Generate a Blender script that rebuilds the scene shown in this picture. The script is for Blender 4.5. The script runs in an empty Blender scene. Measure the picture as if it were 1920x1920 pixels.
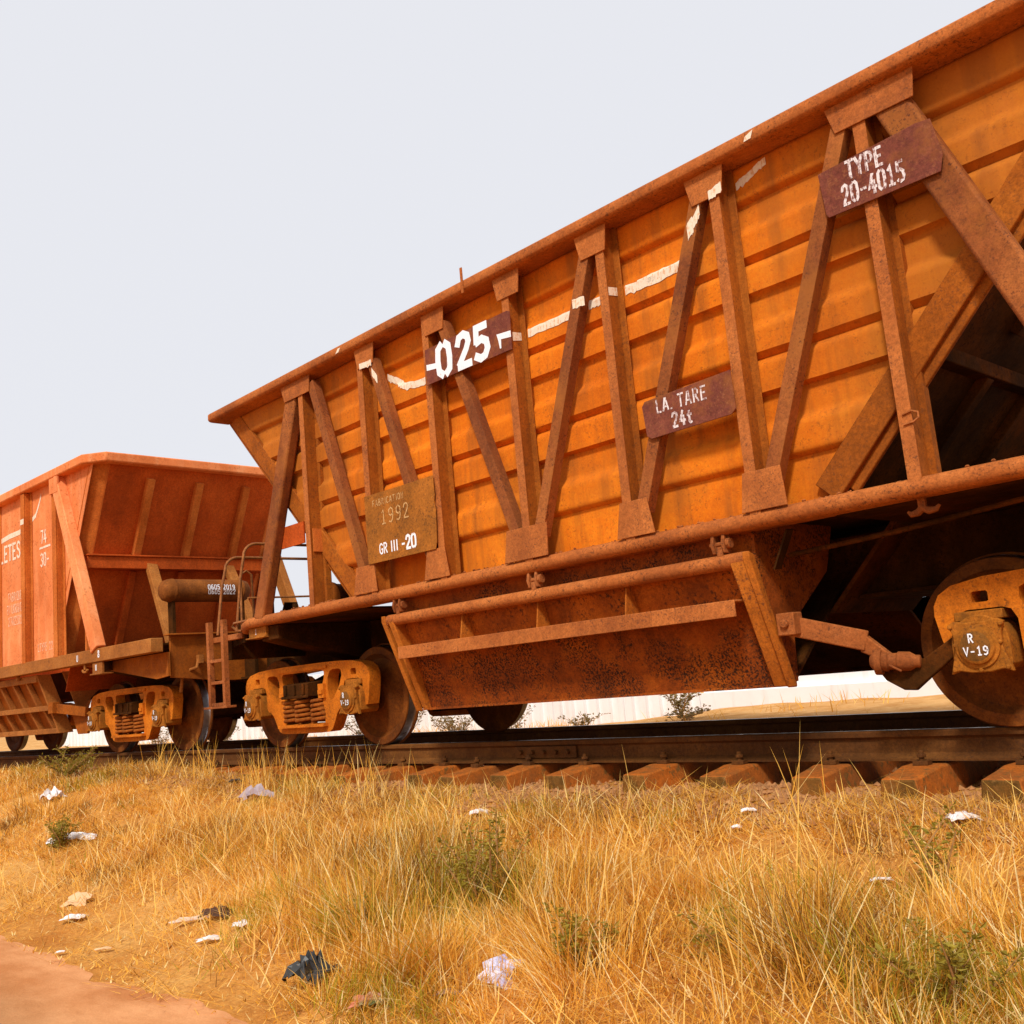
import bpy, bmesh, math, random
import numpy as np
from mathutils import Vector, Matrix
from mathutils.geometry import tessellate_polygon
R = math.radians
random.seed(7)
rng = np.random.default_rng(11)
scene = bpy.context.scene
col = scene.collection

# ---------------------------------------------------------------- camera
cam_d = bpy.data.cameras.new('camera')
cam = bpy.data.objects.new('camera', cam_d); col.objects.link(cam)
cam_d.sensor_width = 36.0
cam_d.lens = 1890.0/1920*36
cam_d.clip_start = 0.05; cam_d.clip_end = 3000
CAM = Vector((5.205, -6.72, 0.51))
YAW, PITCH, ROLL = 0.799, 0.164, -0.091
cam.matrix_world = (Matrix.Translation(CAM) @ Matrix.Rotation(YAW, 4, 'Z')
                    @ Matrix.Rotation(math.pi/2+PITCH, 4, 'X') @ Matrix.Rotation(ROLL, 4, 'Z'))
scene.camera = cam

# ---------------------------------------------------------------- sky and sun
SUN_EL = 45.0
SUN_DIR = Vector((0.50*math.cos(R(SUN_EL)), -0.866*math.cos(R(SUN_EL)), math.sin(R(SUN_EL))))   # towards the sun
w = bpy.data.worlds.new('World'); scene.world = w; w.use_nodes = True
nt = w.node_tree; nt.nodes.clear()
sky = nt.nodes.new('ShaderNodeTexSky'); sky.sky_type = 'NISHITA'; sky.sun_disc = False
sky.sun_elevation = R(SUN_EL); sky.sun_rotation = math.atan2(SUN_DIR.x, SUN_DIR.y)
sky.dust_density = 4.0
mixw = nt.nodes.new('ShaderNodeMixRGB'); mixw.inputs[0].default_value = 0.94
mixw.inputs[2].default_value = (8.45, 8.55, 9.05, 1)          # an even white layer of high haze over the sky
nt.links.new(sky.outputs[0], mixw.inputs[1])
bg = nt.nodes.new('ShaderNodeBackground'); bg.inputs[1].default_value = 0.1
nt.links.new(mixw.outputs[0], bg.inputs[0])
wo = nt.nodes.new('ShaderNodeOutputWorld'); nt.links.new(bg.outputs[0], wo.inputs[0])
sun_d = bpy.data.lights.new('sun', 'SUN'); sun_d.energy = 3.4; sun_d.angle = R(8); sun_d.color = (1.0, 0.97, 0.92)
sun = bpy.data.objects.new('sun', sun_d); col.objects.link(sun)
sun.rotation_euler = SUN_DIR.to_track_quat('Z', 'Y').to_euler(); sun.location = SUN_DIR*30
vs = scene.view_settings; vs.view_transform = 'Standard'; vs.look = 'None'; vs.exposure = 0.0; vs.gamma = 1.0

# ---------------------------------------------------------------- materials
def lin(r, g, b):
    f = lambda c: (c/255/12.92) if c/255 <= 0.04045 else ((c/255+0.055)/1.055)**2.4
    return (f(r), f(g), f(b), 1)

def new_mat(name):
    m = bpy.data.materials.new(name); m.use_nodes = True
    n = m.node_tree; b = n.nodes['Principled BSDF']
    return m, n, b

def noise(n, vec, scale, detail=6, rough=0.6, vscale=None):
    if vscale:
        mp = n.nodes.new('ShaderNodeMapping'); mp.inputs['Scale'].default_value = vscale
        n.links.new(vec, mp.inputs[0]); vec = mp.outputs[0]
    t = n.nodes.new('ShaderNodeTexNoise'); t.inputs['Scale'].default_value = scale
    t.inputs['Detail'].default_value = detail; t.inputs['Roughness'].default_value = rough
    n.links.new(vec, t.inputs['Vector']); return t.outputs['Fac']

def ramp(n, fac, stops):
    r = n.nodes.new('ShaderNodeValToRGB'); n.links.new(fac, r.inputs[0])
    e = r.color_ramp.elements
    while len(e) < len(stops): e.new(0.5)
    for el, (p, c) in zip(e, stops):
        el.position = p; el.color = c if len(c) == 4 else (*c, 1)
    return r.outputs[0]

def mix(n, fac, a, b, mode='MIX'):
    m = n.nodes.new('ShaderNodeMixRGB'); m.blend_type = mode
    if isinstance(fac, (int, float)): m.inputs[0].default_value = fac
    else: n.links.new(fac, m.inputs[0])
    for i, v in ((1, a), (2, b)):
        if isinstance(v, (tuple, list)): m.inputs[i].default_value = v if len(v) == 4 else (*v, 1)
        else: n.links.new(v, m.inputs[i])
    return m.outputs[0]

def bw(v): return (v, v, v, 1)

def rust(name, c1, c2, c3, scale=1.5, speck=None, speck_amt=0.5, speck_scale=55, thr=0.545, streak=0.35, streak_col=None,
         spec=0.14, fine=0.55, rough=0.85, bump=0.25, metallic=0.0, patch=None, patch_amt=0.5, ends=None, bk=0.62):
    if not metallic: c1, c2, c3 = [(c[0], c[1]*0.96, c[2]*bk) for c in (c1, c2, c3)]
    m, n, b = new_mat(name)
    tc = n.nodes.new('ShaderNodeTexCoord'); oi = n.nodes.new('ShaderNodeObjectInfo')
    add = n.nodes.new('ShaderNodeVectorMath'); add.operation = 'ADD'
    mul = n.nodes.new('ShaderNodeVectorMath'); mul.operation = 'SCALE'; mul.inputs['Scale'].default_value = 9.0
    cmb = n.nodes.new('ShaderNodeCombineXYZ')
    for i in range(3): n.links.new(oi.outputs['Random'], cmb.inputs[i])
    n.links.new(cmb.outputs[0], mul.inputs[0])
    n.links.new(tc.outputs['Object'], add.inputs[0]); n.links.new(mul.outputs[0], add.inputs[1])
    v = add.outputs[0]
    base = ramp(n, noise(n, v, scale, 9, 0.68), [(0.36, c1), (0.5, c2), (0.64, c3)])
    # fine grain of oxide
    f = mix(n, 0.5, noise(n, v, 34, 5, 0.75), noise(n, v, 95, 3, 0.8))
    base = mix(n, fine, base, ramp(n, f, [(0.40, bw(0.26)), (0.60, bw(0.72))]), 'OVERLAY')
    if patch:
        pm = ramp(n, noise(n, v, scale*0.55+0.3, 7, 0.7), [(0.5, bw(0)), (0.62, bw(patch_amt))])
        base = mix(n, pm, base, patch)
    if ends:                                                       # browner stretches towards both ends of the car
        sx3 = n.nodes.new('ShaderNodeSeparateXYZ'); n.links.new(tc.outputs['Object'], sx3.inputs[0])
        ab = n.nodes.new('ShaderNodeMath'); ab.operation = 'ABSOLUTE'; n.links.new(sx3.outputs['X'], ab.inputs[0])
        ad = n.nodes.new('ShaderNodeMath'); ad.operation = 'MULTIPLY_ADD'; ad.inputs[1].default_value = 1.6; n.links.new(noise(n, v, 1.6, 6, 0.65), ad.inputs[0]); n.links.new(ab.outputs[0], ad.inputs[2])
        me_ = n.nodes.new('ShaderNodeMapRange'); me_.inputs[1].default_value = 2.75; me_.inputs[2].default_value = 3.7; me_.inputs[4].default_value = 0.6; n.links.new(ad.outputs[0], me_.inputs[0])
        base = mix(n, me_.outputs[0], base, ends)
    if streak > 0:
        s = ramp(n, noise(n, v, 7, 5, 0.6, (1, 1, 0.09)), [(0.48, bw(0)), (0.7, bw(streak))])
        base = mix(n, s, base, streak_col or tuple(x*0.45 for x in c1[:3]))
    if speck:
        s1 = ramp(n, noise(n, v, speck_scale, 4, 0.75), [(thr, bw(0)), (thr+0.055, bw(1))])
        s2 = ramp(n, noise(n, v, 3.3, 5, 0.7), [(0.42, bw(0)), (0.56, bw(speck_amt))])
        base = mix(n, mix(n, 1.0, s1, s2, 'MULTIPLY'), base, speck)
    n.links.new(base, b.inputs['Base Color'])
    rr = ramp(n, noise(n, v, 9, 4), [(0.3, bw(max(0, rough-0.12))), (0.7, bw(min(1, rough+0.08)))])
    n.links.new(rr, b.inputs['Roughness'])
    b.inputs['Metallic'].default_value = metallic
    b.inputs['Specular IOR Level'].default_value = spec
    if bump:
        bp = n.nodes.new('ShaderNodeBump'); bp.inputs['Strength'].default_value = bump; bp.inputs['Distance'].default_value = 0.008
        n.links.new(mix(n, 0.5, noise(n, v, 45, 5, 0.65), noise(n, v, 8, 4)), bp.inputs['Height'])
        n.links.new(bp.outputs[0], b.inputs['Normal'])
    return m

M = {}
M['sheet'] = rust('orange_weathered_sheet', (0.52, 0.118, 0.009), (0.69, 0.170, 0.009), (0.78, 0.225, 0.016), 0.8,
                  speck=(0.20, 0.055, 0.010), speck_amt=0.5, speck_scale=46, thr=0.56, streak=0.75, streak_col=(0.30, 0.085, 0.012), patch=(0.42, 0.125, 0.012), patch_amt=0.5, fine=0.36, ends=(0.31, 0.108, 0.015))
M['frame'] = rust('rusted_frame', (0.22, 0.062, 0.015), (0.32, 0.095, 0.022), (0.42, 0.14, 0.04), 2.2,
                  speck=(0.10, 0.033, 0.014), speck_amt=0.85, speck_scale=48, streak=0.25, bk=0.95)
M['brace'] = rust('rusted_brace', (0.18, 0.051, 0.016), (0.27, 0.080, 0.021), (0.37, 0.12, 0.030), 1.3,
                  speck=(0.085, 0.028, 0.014), speck_amt=0.85, speck_scale=50, streak=0.3, patch=(0.36, 0.12, 0.022), patch_amt=0.65, bk=0.90)
M['post'] = rust('rusted_post', (0.25, 0.066, 0.009), (0.33, 0.088, 0.011), (0.40, 0.12, 0.018), 2.0,
                 speck=(0.11, 0.036, 0.012), speck_amt=0.6, speck_scale=45, streak=0.3)
M['gusset'] = rust('rusted_gusset', (0.31, 0.090, 0.026), (0.41, 0.125, 0.033), (0.48, 0.155, 0.042), 2.4,
                   speck=(0.13, 0.045, 0.02), speck_amt=0.8, speck_scale=70, streak=0.2, bk=0.80)
M['tube'] = rust('rusted_tube', (0.27, 0.076, 0.020), (0.39, 0.112, 0.026), (0.47, 0.15, 0.038), 1.7,
                 speck=(0.12, 0.04, 0.015), speck_amt=0.85, speck_scale=50, streak=0.0, bk=0.85)
M['maroon'] = rust('maroon_plate', (0.13, 0.035, 0.026), (0.17, 0.046, 0.034), (0.22, 0.066, 0.044), 4.0,
                   speck=(0.32, 0.12, 0.05), speck_amt=0.5, speck_scale=45, streak=0.1, patch=(0.30, 0.10, 0.022), patch_amt=0.6, bk=0.80)
M['plate'] = rust('brown_plate', (0.22, 0.080, 0.018), (0.31, 0.110, 0.022), (0.41, 0.142, 0.028), 3.0,
                  speck=(0.10, 0.04, 0.012), speck_amt=0.8, speck_scale=60, streak=0.15)
M['panel'] = rust('scaled_door_panel', (0.20, 0.042, 0.007), (0.30, 0.062, 0.008), (0.40, 0.098, 0.012), 2.2,
                  speck=(0.030, 0.013, 0.007), speck_amt=0.95, speck_scale=62, thr=0.485, streak=0.2, bump=0.6)
M['recess'] = rust('rusty_recess', (0.20, 0.045, 0.008), (0.36, 0.082, 0.010), (0.48, 0.12, 0.014), 2.4, speck=(0.06, 0.02, 0.008), speck_amt=0.9, speck_scale=30, thr=0.53, streak=0.3)
M['endframe'] = rust('orange_end_frame', (0.34, 0.092, 0.014), (0.44, 0.125, 0.018), (0.52, 0.165, 0.028), 2.0, speck=(0.13, 0.04, 0.014), speck_amt=0.8, speck_scale=46, streak=0.3)
M['under'] = rust('shade_dark_underframe', (0.030, 0.012, 0.005), (0.058, 0.021, 0.007), (0.12, 0.034, 0.008), 1.3,
                  speck=(0.02, 0.009, 0.005), speck_amt=0.8, speck_scale=40, streak=0.3, spec=0.03)  # underframe brown, darkened to stand in for deep shade beneath the wagons
M['bogie'] = rust('dusty_cast_frame', (0.38, 0.106, 0.011), (0.57, 0.155, 0.012), (0.66, 0.20, 0.020), 2.6,
                  speck=(0.15, 0.048, 0.010), speck_amt=0.7, speck_scale=48, streak=0.25, bump=0.4)
M['box'] = rust('dusty_axle_box', (0.22, 0.078, 0.014), (0.32, 0.108, 0.015), (0.42, 0.14, 0.022), 6.0,
                speck=(0.11, 0.04, 0.012), speck_amt=0.7, speck_scale=60, streak=0.0, bump=0.45)
M['cover'] = rust('dark_axle_cover', (0.13, 0.055, 0.016), (0.18, 0.075, 0.02), (0.26, 0.10, 0.024), 9.0,
                  speck=(0.07, 0.03, 0.01), speck_amt=0.6, streak=0.0)
M['spring'] = rust('dusty_coil', (0.20, 0.055, 0.010), (0.29, 0.078, 0.013), (0.38, 0.115, 0.022), 8.0,
                   speck=(0.06, 0.018, 0.009), speck_amt=0.7, streak=0.0)
M['wheel'] = rust('rusted_wheel', (0.095, 0.028, 0.007), (0.15, 0.042, 0.008), (0.23, 0.068, 0.012), 3.0,
                  speck=(0.05, 0.018, 0.007), speck_amt=0.6, streak=0.0)
M['tread'] = rust('polished_tread', (0.26, 0.25, 0.25), (0.36, 0.36, 0.38), (0.5, 0.5, 0.52), 8.0, streak=0, fine=0.1, rough=0.36, bump=0.05, metallic=1.0)
M['rail'] = rust('rail_side', (0.070, 0.026, 0.009), (0.105, 0.037, 0.011), (0.17, 0.064, 0.019), 1.0,
                 speck=(0.04, 0.016, 0.008), speck_amt=0.6, streak=0.0)
M['pipe'] = rust('worn_pipe', (0.20, 0.075, 0.03), (0.28, 0.10, 0.04), (0.36, 0.14, 0.06), 6.0, speck=(0.09, 0.035, 0.015), speck_amt=0.6, streak=0.0, rough=0.6)
M['tank'] = rust('dusty_tank', (0.15, 0.045, 0.011), (0.21, 0.064, 0.015), (0.28, 0.09, 0.022), 4.0, speck=(0.08, 0.028, 0.01), speck_amt=0.7, streak=0.15)
M['rside'] = rust('pale_red_side', (0.60, 0.165, 0.042), (0.74, 0.225, 0.066), (0.83, 0.30, 0.10), 0.9,
                  speck=(0.36, 0.095, 0.022), speck_amt=0.6, speck_scale=26, streak=0.35, streak_col=(0.86, 0.42, 0.20), fine=0.35, bk=1.00)
M['rpost'] = rust('red_post', (0.42, 0.10, 0.022), (0.52, 0.135, 0.03), (0.60, 0.18, 0.05), 2.0, speck=(0.24, 0.07, 0.02), speck_amt=0.5, streak=0.15)
M['rend'] = rust('red_end_sheet', (0.36, 0.060, 0.010), (0.47, 0.078, 0.013), (0.56, 0.105, 0.020), 1.2, speck=(0.12, 0.026, 0.008), speck_amt=0.4, streak=0.25)
M['rframe'] = rust('red_underframe', (0.26, 0.09, 0.026), (0.34, 0.12, 0.035), (0.40, 0.155, 0.05), 2.0, speck=(0.14, 0.05, 0.02), speck_amt=0.7, streak=0.1)

def paint_mat(name, under, c, keep=0.5):
    m, n, b = new_mat(name)
    tc = n.nodes.new('ShaderNodeTexCoord'); v = tc.outputs['Object']
    a = noise(n, v, 38, 6, 0.75); s = noise(n, v, 18, 4, 0.6, (5, 5, 0.7))
    f = mix(n, 0.45, a, s)
    base = mix(n, ramp(n, f, [(keep-0.03, bw(1)), (keep+0.06, bw(0))]), under, c)
    n.links.new(base, b.inputs['Base Color']); b.inputs['Roughness'].default_value = 0.8
    return m
# white flakes off where the noise runs high
M['white'] = paint_mat('flaking_white_paint', (0.45, 0.24, 0.15), (0.84, 0.84, 0.87), 0.60)
M['white2'] = paint_mat('worn_white_paint', (0.20, 0.055, 0.035), (0.76, 0.68, 0.66), 0.505)
M['faded'] = paint_mat('faded_paint', (0.30, 0.12, 0.028), (0.62, 0.36, 0.13), 0.52)
M['cream'] = paint_mat('cream_paint', (0.66, 0.34, 0.16), (0.80, 0.66, 0.50), 0.535)
M['faint2'] = paint_mat('chalky_paint', (0.80, 0.27, 0.10), (0.86, 0.68, 0.52), 0.54)
M['faint'] = paint_mat('faint_paint', (0.80, 0.27, 0.10), (0.86, 0.56, 0.36), 0.50)

def simple(name, c, rough=0.8, c2=None, scale=6):
    m, n, b = new_mat(name)
    tc = n.nodes.new('ShaderNodeTexCoord')
    c2 = c2 or tuple(x*0.7 for x in c)
    n.links.new(ramp(n, noise(n, tc.outputs['Object'], scale, 5), [(0.35, c), (0.65, c2)]), b.inputs['Base Color'])
    b.inputs['Roughness'].default_value = rough
    return m

# ---------------------------------------------------------------- mesh building
class MB:
    def __init__(s): s.v = []; s.f = []; s.mi = []; s.cur = 0
    def add(s, vs, fs):
        o = len(s.v); s.v += [tuple(map(float, p)) for p in vs]
        for f in fs: s.f.append([o+i for i in f]); s.mi.append(s.cur)
        return s
    def box(s, x0, x1, y0, y1, z0, z1):
        return s.add([(x0,y0,z0),(x1,y0,z0),(x1,y1,z0),(x0,y1,z0),(x0,y0,z1),(x1,y0,z1),(x1,y1,z1),(x0,y1,z1)],
                     [(0,3,2,1),(4,5,6,7),(0,1,5,4),(1,2,6,5),(2,3,7,6),(3,0,4,7)])
    def prism(s, poly, axis, a0, a1, holes=()):
        mp = {'x': lambda u, v, a: (a, u, v), 'y': lambda u, v, a: (u, a, v), 'z': lambda u, v, a: (u, v, a)}[axis]
        loops = [list(poly)]+[list(h) for h in holes]
        tris = tessellate_polygon([[Vector((u, v, 0)) for u, v in l] for l in loops])
        flat = [p for l in loops for p in l]; n = len(flat)
        vs = [mp(u, v, a0) for u, v in flat]+[mp(u, v, a1) for u, v in flat]
        fs = [] 
        if holes: fs += [tuple(t) for t in tris]+[tuple(n+i for i in reversed(t)) for t in tris]
        else: fs += [tuple(range(n)), tuple(n+i for i in reversed(range(n)))]
        o = 0
        for l in loops:
            k = len(l)
            for i in range(k):
                j = (i+1) % k
                fs.append((o+i, o+j, n+o+j, n+o+i))
            o += k
        return s.add(vs, fs)
    def bar(s, p, q, side, w, d, off=0.0):
        """rectangular bar p->q; `side` gives the width direction, depth runs along the remaining normal"""
        p = Vector(p); q = Vector(q); t = (q-p).normalized(); sd = Vector(side); sd = (sd-t*sd.dot(t)).normalized(); n = t.cross(sd)
        c = []
        for P in (p, q):
            for a, b_ in ((-1,-1),(1,-1),(1,1),(-1,1)):
                c.append(P+sd*(a*w/2)+n*(b_*d/2+off))
        return s.add(c, [(0,1,2,3),(7,6,5,4),(0,4,5,1),(1,5,6,2),(2,6,7,3),(3,7,4,0)])
    def tube(s, pts, r, seg=10, closed=False, taper=None):
        pts = [Vector(p) for p in pts]; rings = []
        n = len(pts); prev = None
        for i, p in enumerate(pts):
            t = (pts[min(i+1, n-1)]-pts[max(i-1, 0)]).normalized()
            if prev is None:
                a = Vector((0,0,1)) if abs(t.z) < 0.9 else Vector((1,0,0))
                u = (a-t*a.dot(t)).normalized()
            else: u = (prev-t*prev.dot(t)).normalized()
            prev = u; v = t.cross(u); rr = r if taper is None else r*taper[i]
            rings.append([p+(u*math.cos(2*math.pi*k/seg)+v*math.sin(2*math.pi*k/seg))*rr for k in range(seg)])
        vs = [q for rg in rings for q in rg]; fs = []
        for i in range(n-1):
            for k in range(seg):
                k2 = (k+1) % seg
                fs.append((i*seg+k, i*seg+k2, (i+1)*seg+k2, (i+1)*seg+k))
        fs.append(tuple(reversed(range(seg)))); fs.append(tuple((n-1)*seg+k for k in range(seg)))
        return s.add(vs, fs)
    def lathe(s, prof, axis_o, axis, seg=40, mats=None):
        """prof: (r, a) pairs, a measured along axis from axis_o"""
        o = Vector(axis_o); ax = Vector(axis).normalized()
        a = Vector((0,0,1)) if abs(ax.z) < 0.9 else Vector((1,0,0)); u = (a-ax*a.dot(ax)).normalized(); v = ax.cross(u)
        vs = [o+ax*h+(u*math.cos(2*math.pi*k/seg)+v*math.sin(2*math.pi*k/seg))*r for r, h in prof for k in range(seg)]
        base = len(s.v); s.v += [tuple(p) for p in vs]
        for i in range(len(prof)-1):
            for k in range(seg):
                k2 = (k+1) % seg
                s.f.append([base+i*seg+k, base+i*seg+k2, base+(i+1)*seg+k2, base+(i+1)*seg+k]); s.mi.append(mats[i] if mats else s.cur)
        for i in (0, len(prof)-1):
            s.f.append([base+i*seg+k for k in range(seg)]); s.mi.append(mats[min(i, len(prof)-2)] if mats else s.cur)
        return s
    def cyl(s, p, q, r, seg=14): return s.tube([p, q], r, seg)
    def mirror_y(s):
        o = len(s.v); n = len(s.f)
        s.v += [(x, -y, z) for x, y, z in s.v[:o]]
        for i in range(n): s.f.append([o+k for k in s.f[i]]); s.mi.append(s.mi[i])
        return s
    def build(s, name, mats, parent=None, bevel=0.0, smooth=35, recalc=True):
        me = bpy.data.meshes.new(name); me.from_pydata(s.v, [], s.f)
        mats = mats if isinstance(mats, (list, tuple)) else [mats]
        for m in mats: me.materials.append(m)
        if len(mats) > 1: me.polygons.foreach_set('material_index', s.mi)
        if recalc:
            bm = bmesh.new(); bm.from_mesh(me); bmesh.ops.recalc_face_normals(bm, faces=bm.faces); bm.to_mesh(me); bm.free()
        if smooth:
            me.polygons.foreach_set('use_smooth', [True]*len(me.polygons)); me.set_sharp_from_angle(angle=R(smooth))
        ob = bpy.data.objects.new(name, me); col.objects.link(ob)
        if parent: ob.parent = parent
        if bevel:
            bv = ob.modifiers.new('bevel', 'BEVEL'); bv.width = bevel; bv.segments = 2; bv.limit_method = 'ANGLE'; bv.angle_limit = R(40)
        return ob

def empty(name, loc=(0,0,0), rz=0.0):
    o = bpy.data.objects.new(name, None); col.objects.link(o); o.location = loc; o.rotation_euler = (0, 0, rz); o.empty_display_size = 0.3
    return o
def tag(o, label=None, cat=None, group=None, kind=None):
    if label: o['label'] = label
    if cat: o['category'] = cat
    if group: o['group'] = group
    if kind: o['kind'] = kind
    return o
def copy_tree(o, parent=None):
    c = o.copy(); col.objects.link(c); c.parent = parent
    for ch in list(o.children): copy_tree(ch, c)
    return c

# ---------------------------------------------------------------- stencil lettering
G = {
 '0': [[(.22,.98),(.09,.86),(.06,.5),(.09,.14),(.22,.02)], [(.38,.98),(.51,.86),(.54,.5),(.51,.14),(.38,.02)]],
 '1': [[(.14,.80),(.32,.97),(.32,.04)], [(.14,.02),(.5,.02)]],
 '2': [[(.07,.74),(.14,.94),(.32,1.0),(.48,.9),(.51,.72),(.40,.50),(.10,.10)], [(.08,.03),(.54,.03)]],
 '3': [[(.08,.86),(.3,.99),(.5,.84),(.46,.62),(.30,.54)], [(.30,.48),(.5,.38),(.52,.18),(.3,.01),(.07,.14)]],
 '4': [[(.36,.96),(.05,.30),(.56,.30)], [(.40,.62),(.40,.02)]],
 '5': [[(.50,.98),(.13,.98),(.11,.56)], [(.12,.54),(.32,.60),(.50,.48),(.53,.26),(.42,.06),(.24,.01),(.07,.12)]],
 '6': [[(.48,.92),(.3,.99),(.12,.8),(.07,.4),(.12,.1),(.3,.01),(.5,.14),(.5,.42),(.34,.54),(.12,.44)]],
 '7': [[(.06,.97),(.53,.97),(.24,.02)]],
 '8': [[(.3,.54),(.10,.70),(.14,.94),(.3,.99),(.46,.94),(.50,.70),(.3,.54)], [(.29,.51),(.07,.34),(.1,.08),(.3,.01),(.5,.08),(.53,.34),(.31,.51)]],
 '9': [[(.5,.55),(.30,.44),(.1,.56),(.1,.86),(.3,.99),(.5,.86),(.53,.55),(.46,.16),(.28,.01),(.1,.08)]],
 'A': [[(.03,.02),(.26,.96)], [(.34,.96),(.57,.02)], [(.17,.32),(.43,.32)]],
 'B': [[(.1,.02),(.1,.98),(.36,.98),(.48,.84),(.44,.62),(.3,.54)], [(.18,.5),(.4,.5),(.53,.34),(.5,.12),(.34,.02),(.1,.02)]],
 'C': [[(.52,.82),(.4,.97),(.24,.97),(.09,.8),(.06,.5),(.09,.2),(.24,.03),(.4,.03),(.52,.18)]],
 'E': [[(.52,.98),(.10,.98),(.10,.02),(.53,.02)], [(.18,.52),(.44,.52)]],
 'F': [[(.53,.98),(.10,.98),(.10,.02)], [(.18,.52),(.44,.52)]],
 'G': [[(.52,.82),(.4,.97),(.24,.97),(.09,.8),(.06,.5),(.09,.2),(.24,.03),(.4,.03),(.52,.16),(.52,.44),(.36,.44)]],
 'I': [[(.22,.98),(.22,.02)]],
 'K': [[(.10,.98),(.10,.02)], [(.50,.98),(.17,.52),(.54,.02)]],
 'L': [[(.10,.98),(.10,.02),(.50,.02)]],
 'N': [[(.08,.02),(.08,.98),(.5,.04),(.52,.98)]],
 'O': [[(.24,.98),(.09,.84),(.06,.5),(.09,.16),(.24,.02)], [(.36,.98),(.51,.84),(.54,.5),(.51,.16),(.36,.02)]],
 'P': [[(.10,.02),(.10,.42)], [(.10,.54),(.10,.98),(.36,.98),(.51,.84),(.51,.62),(.36,.48),(.2,.48)]],
 'Q': [[(.24,.98),(.09,.84),(.06,.5),(.09,.16),(.24,.02)], [(.36,.98),(.51,.84),(.54,.5),(.51,.16),(.36,.02)], [(.36,.2),(.58,-.06)]],
 'R': [[(.10,.02),(.10,.98),(.36,.98),(.50,.84),(.50,.64),(.36,.52),(.18,.52)], [(.30,.46),(.54,.02)]],
 'S': [[(.50,.84),(.38,.97),(.2,.97),(.09,.82),(.12,.62),(.44,.42),(.52,.2),(.4,.03),(.18,.03),(.07,.16)]],
 'T': [[(.02,.97),(.56,.97)], [(.29,.88),(.29,.02)]],
 'U': [[(.08,.98),(.08,.2),(.2,.02),(.4,.02),(.52,.2),(.52,.98)]],
 'V': [[(.03,.98),(.28,.04),(.55,.98)]],
 'Y': [[(.02,.98),(.28,.50)], [(.56,.98),(.30,.54),(.28,.02)]],
 't': [[(.24,.80),(.24,.12),(.32,.02),(.44,.06)], [(.08,.58),(.42,.58)]],
 '-': [[(.12,.44),(.46,.44)]], '.': [[(.1,.03),(.2,.03)]], '/': [[(.0,.5),(.7,.5)]],
}
def text(mb, s, origin, u, v, h, stroke=0.13, adv=0.72, wscale=1.0):
    """painted strokes, a thin film of paint lying on the plate they are on"""
    u = Vector(u).normalized(); v = Vector(v).normalized(); n = u.cross(v).normalized(); o = Vector(origin); x = 0.0; k = 0
    for ch in s:
        for line in G.get(ch, []):
            k += 1; lift = n*(0.0003*(k % 3))
            pts = [Vector((p[0]*wscale*h+x, p[1]*h)) for p in line]; L = []; Rr = []
            for i, p in enumerate(pts):
                a = (p-pts[i-1]).normalized() if i else None; b = (pts[i+1]-p).normalized() if i < len(pts)-1 else None
                t = ((a or b)+(b or a)).normalized(); pr = Vector((-t.y, t.x)); c = max(0.55, pr.dot(Vector((-(b or a).y, (b or a).x))))
                e = Vector((0, 0))
                if a is None: e = -t*stroke*h*0.3
                if b is None: e = t*stroke*h*0.3
                L.append(p+e+pr*stroke*h/2/c); Rr.append(p+e-pr*stroke*h/2/c)
            vs = [o+u*p.x+v*p.y+lift for p in L+Rr]; m = len(L)
            mb.add(vs, [(i, i+1, m+i+1, m+i) for i in range(m-1)])
        x += (adv if ch != ' ' else 0.6)*h*wscale*(0.62 if ch in 'I.' else 1)
    return mb
X_, Z_ = (1,0,0), (0,0,1)

# ---------------------------------------------------------------- track centre line: straight under the near wagon, a wide curve beyond
KCURVE = 0.0054
def cy(x): return -0.5*KCURVE*(min(0.0, x+3.0))**2
def cyv(x): return -0.5*KCURVE*np.minimum(0.0, x+3.0)**2

def sstep(t): t = np.clip(t, 0, 1); return t*t*(3-2*t)
def ground_z(x, y):
    x = np.asarray(x, float); y = np.asarray(y, float); yy = y-np.where(x > -60, cyv(x), 0)
    g = np.interp(yy, [-9, -4.4, -4.15, -2.6, -1.5, -1.15, 1.3, 2.5, 6, 14, 300], [-.9, -.9, -.87, -.60, -.375, -.335, -.340, -.30, -.2, -.2, -.4])
    b = 0.17*sstep((-3.2-x)/4.0)*sstep((yy+4.0)/1.6)*(1-sstep((yy+1.15)/0.3))
    b = b-0.22*sstep((yy-1.6)/3)*sstep((-2.8-x)/5)*(1-sstep((yy-9)/3))
    n = 0.018*np.sin(x*2.3+1.1*yy)*np.sin(yy*3.1-0.7*x)+0.012*np.sin(5.1*x+2)*np.sin(4.3*yy+1)
    m = sstep((yy+4.45)/0.35)*sstep((40-np.abs(yy))/10)
    return g+b+n*m

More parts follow.
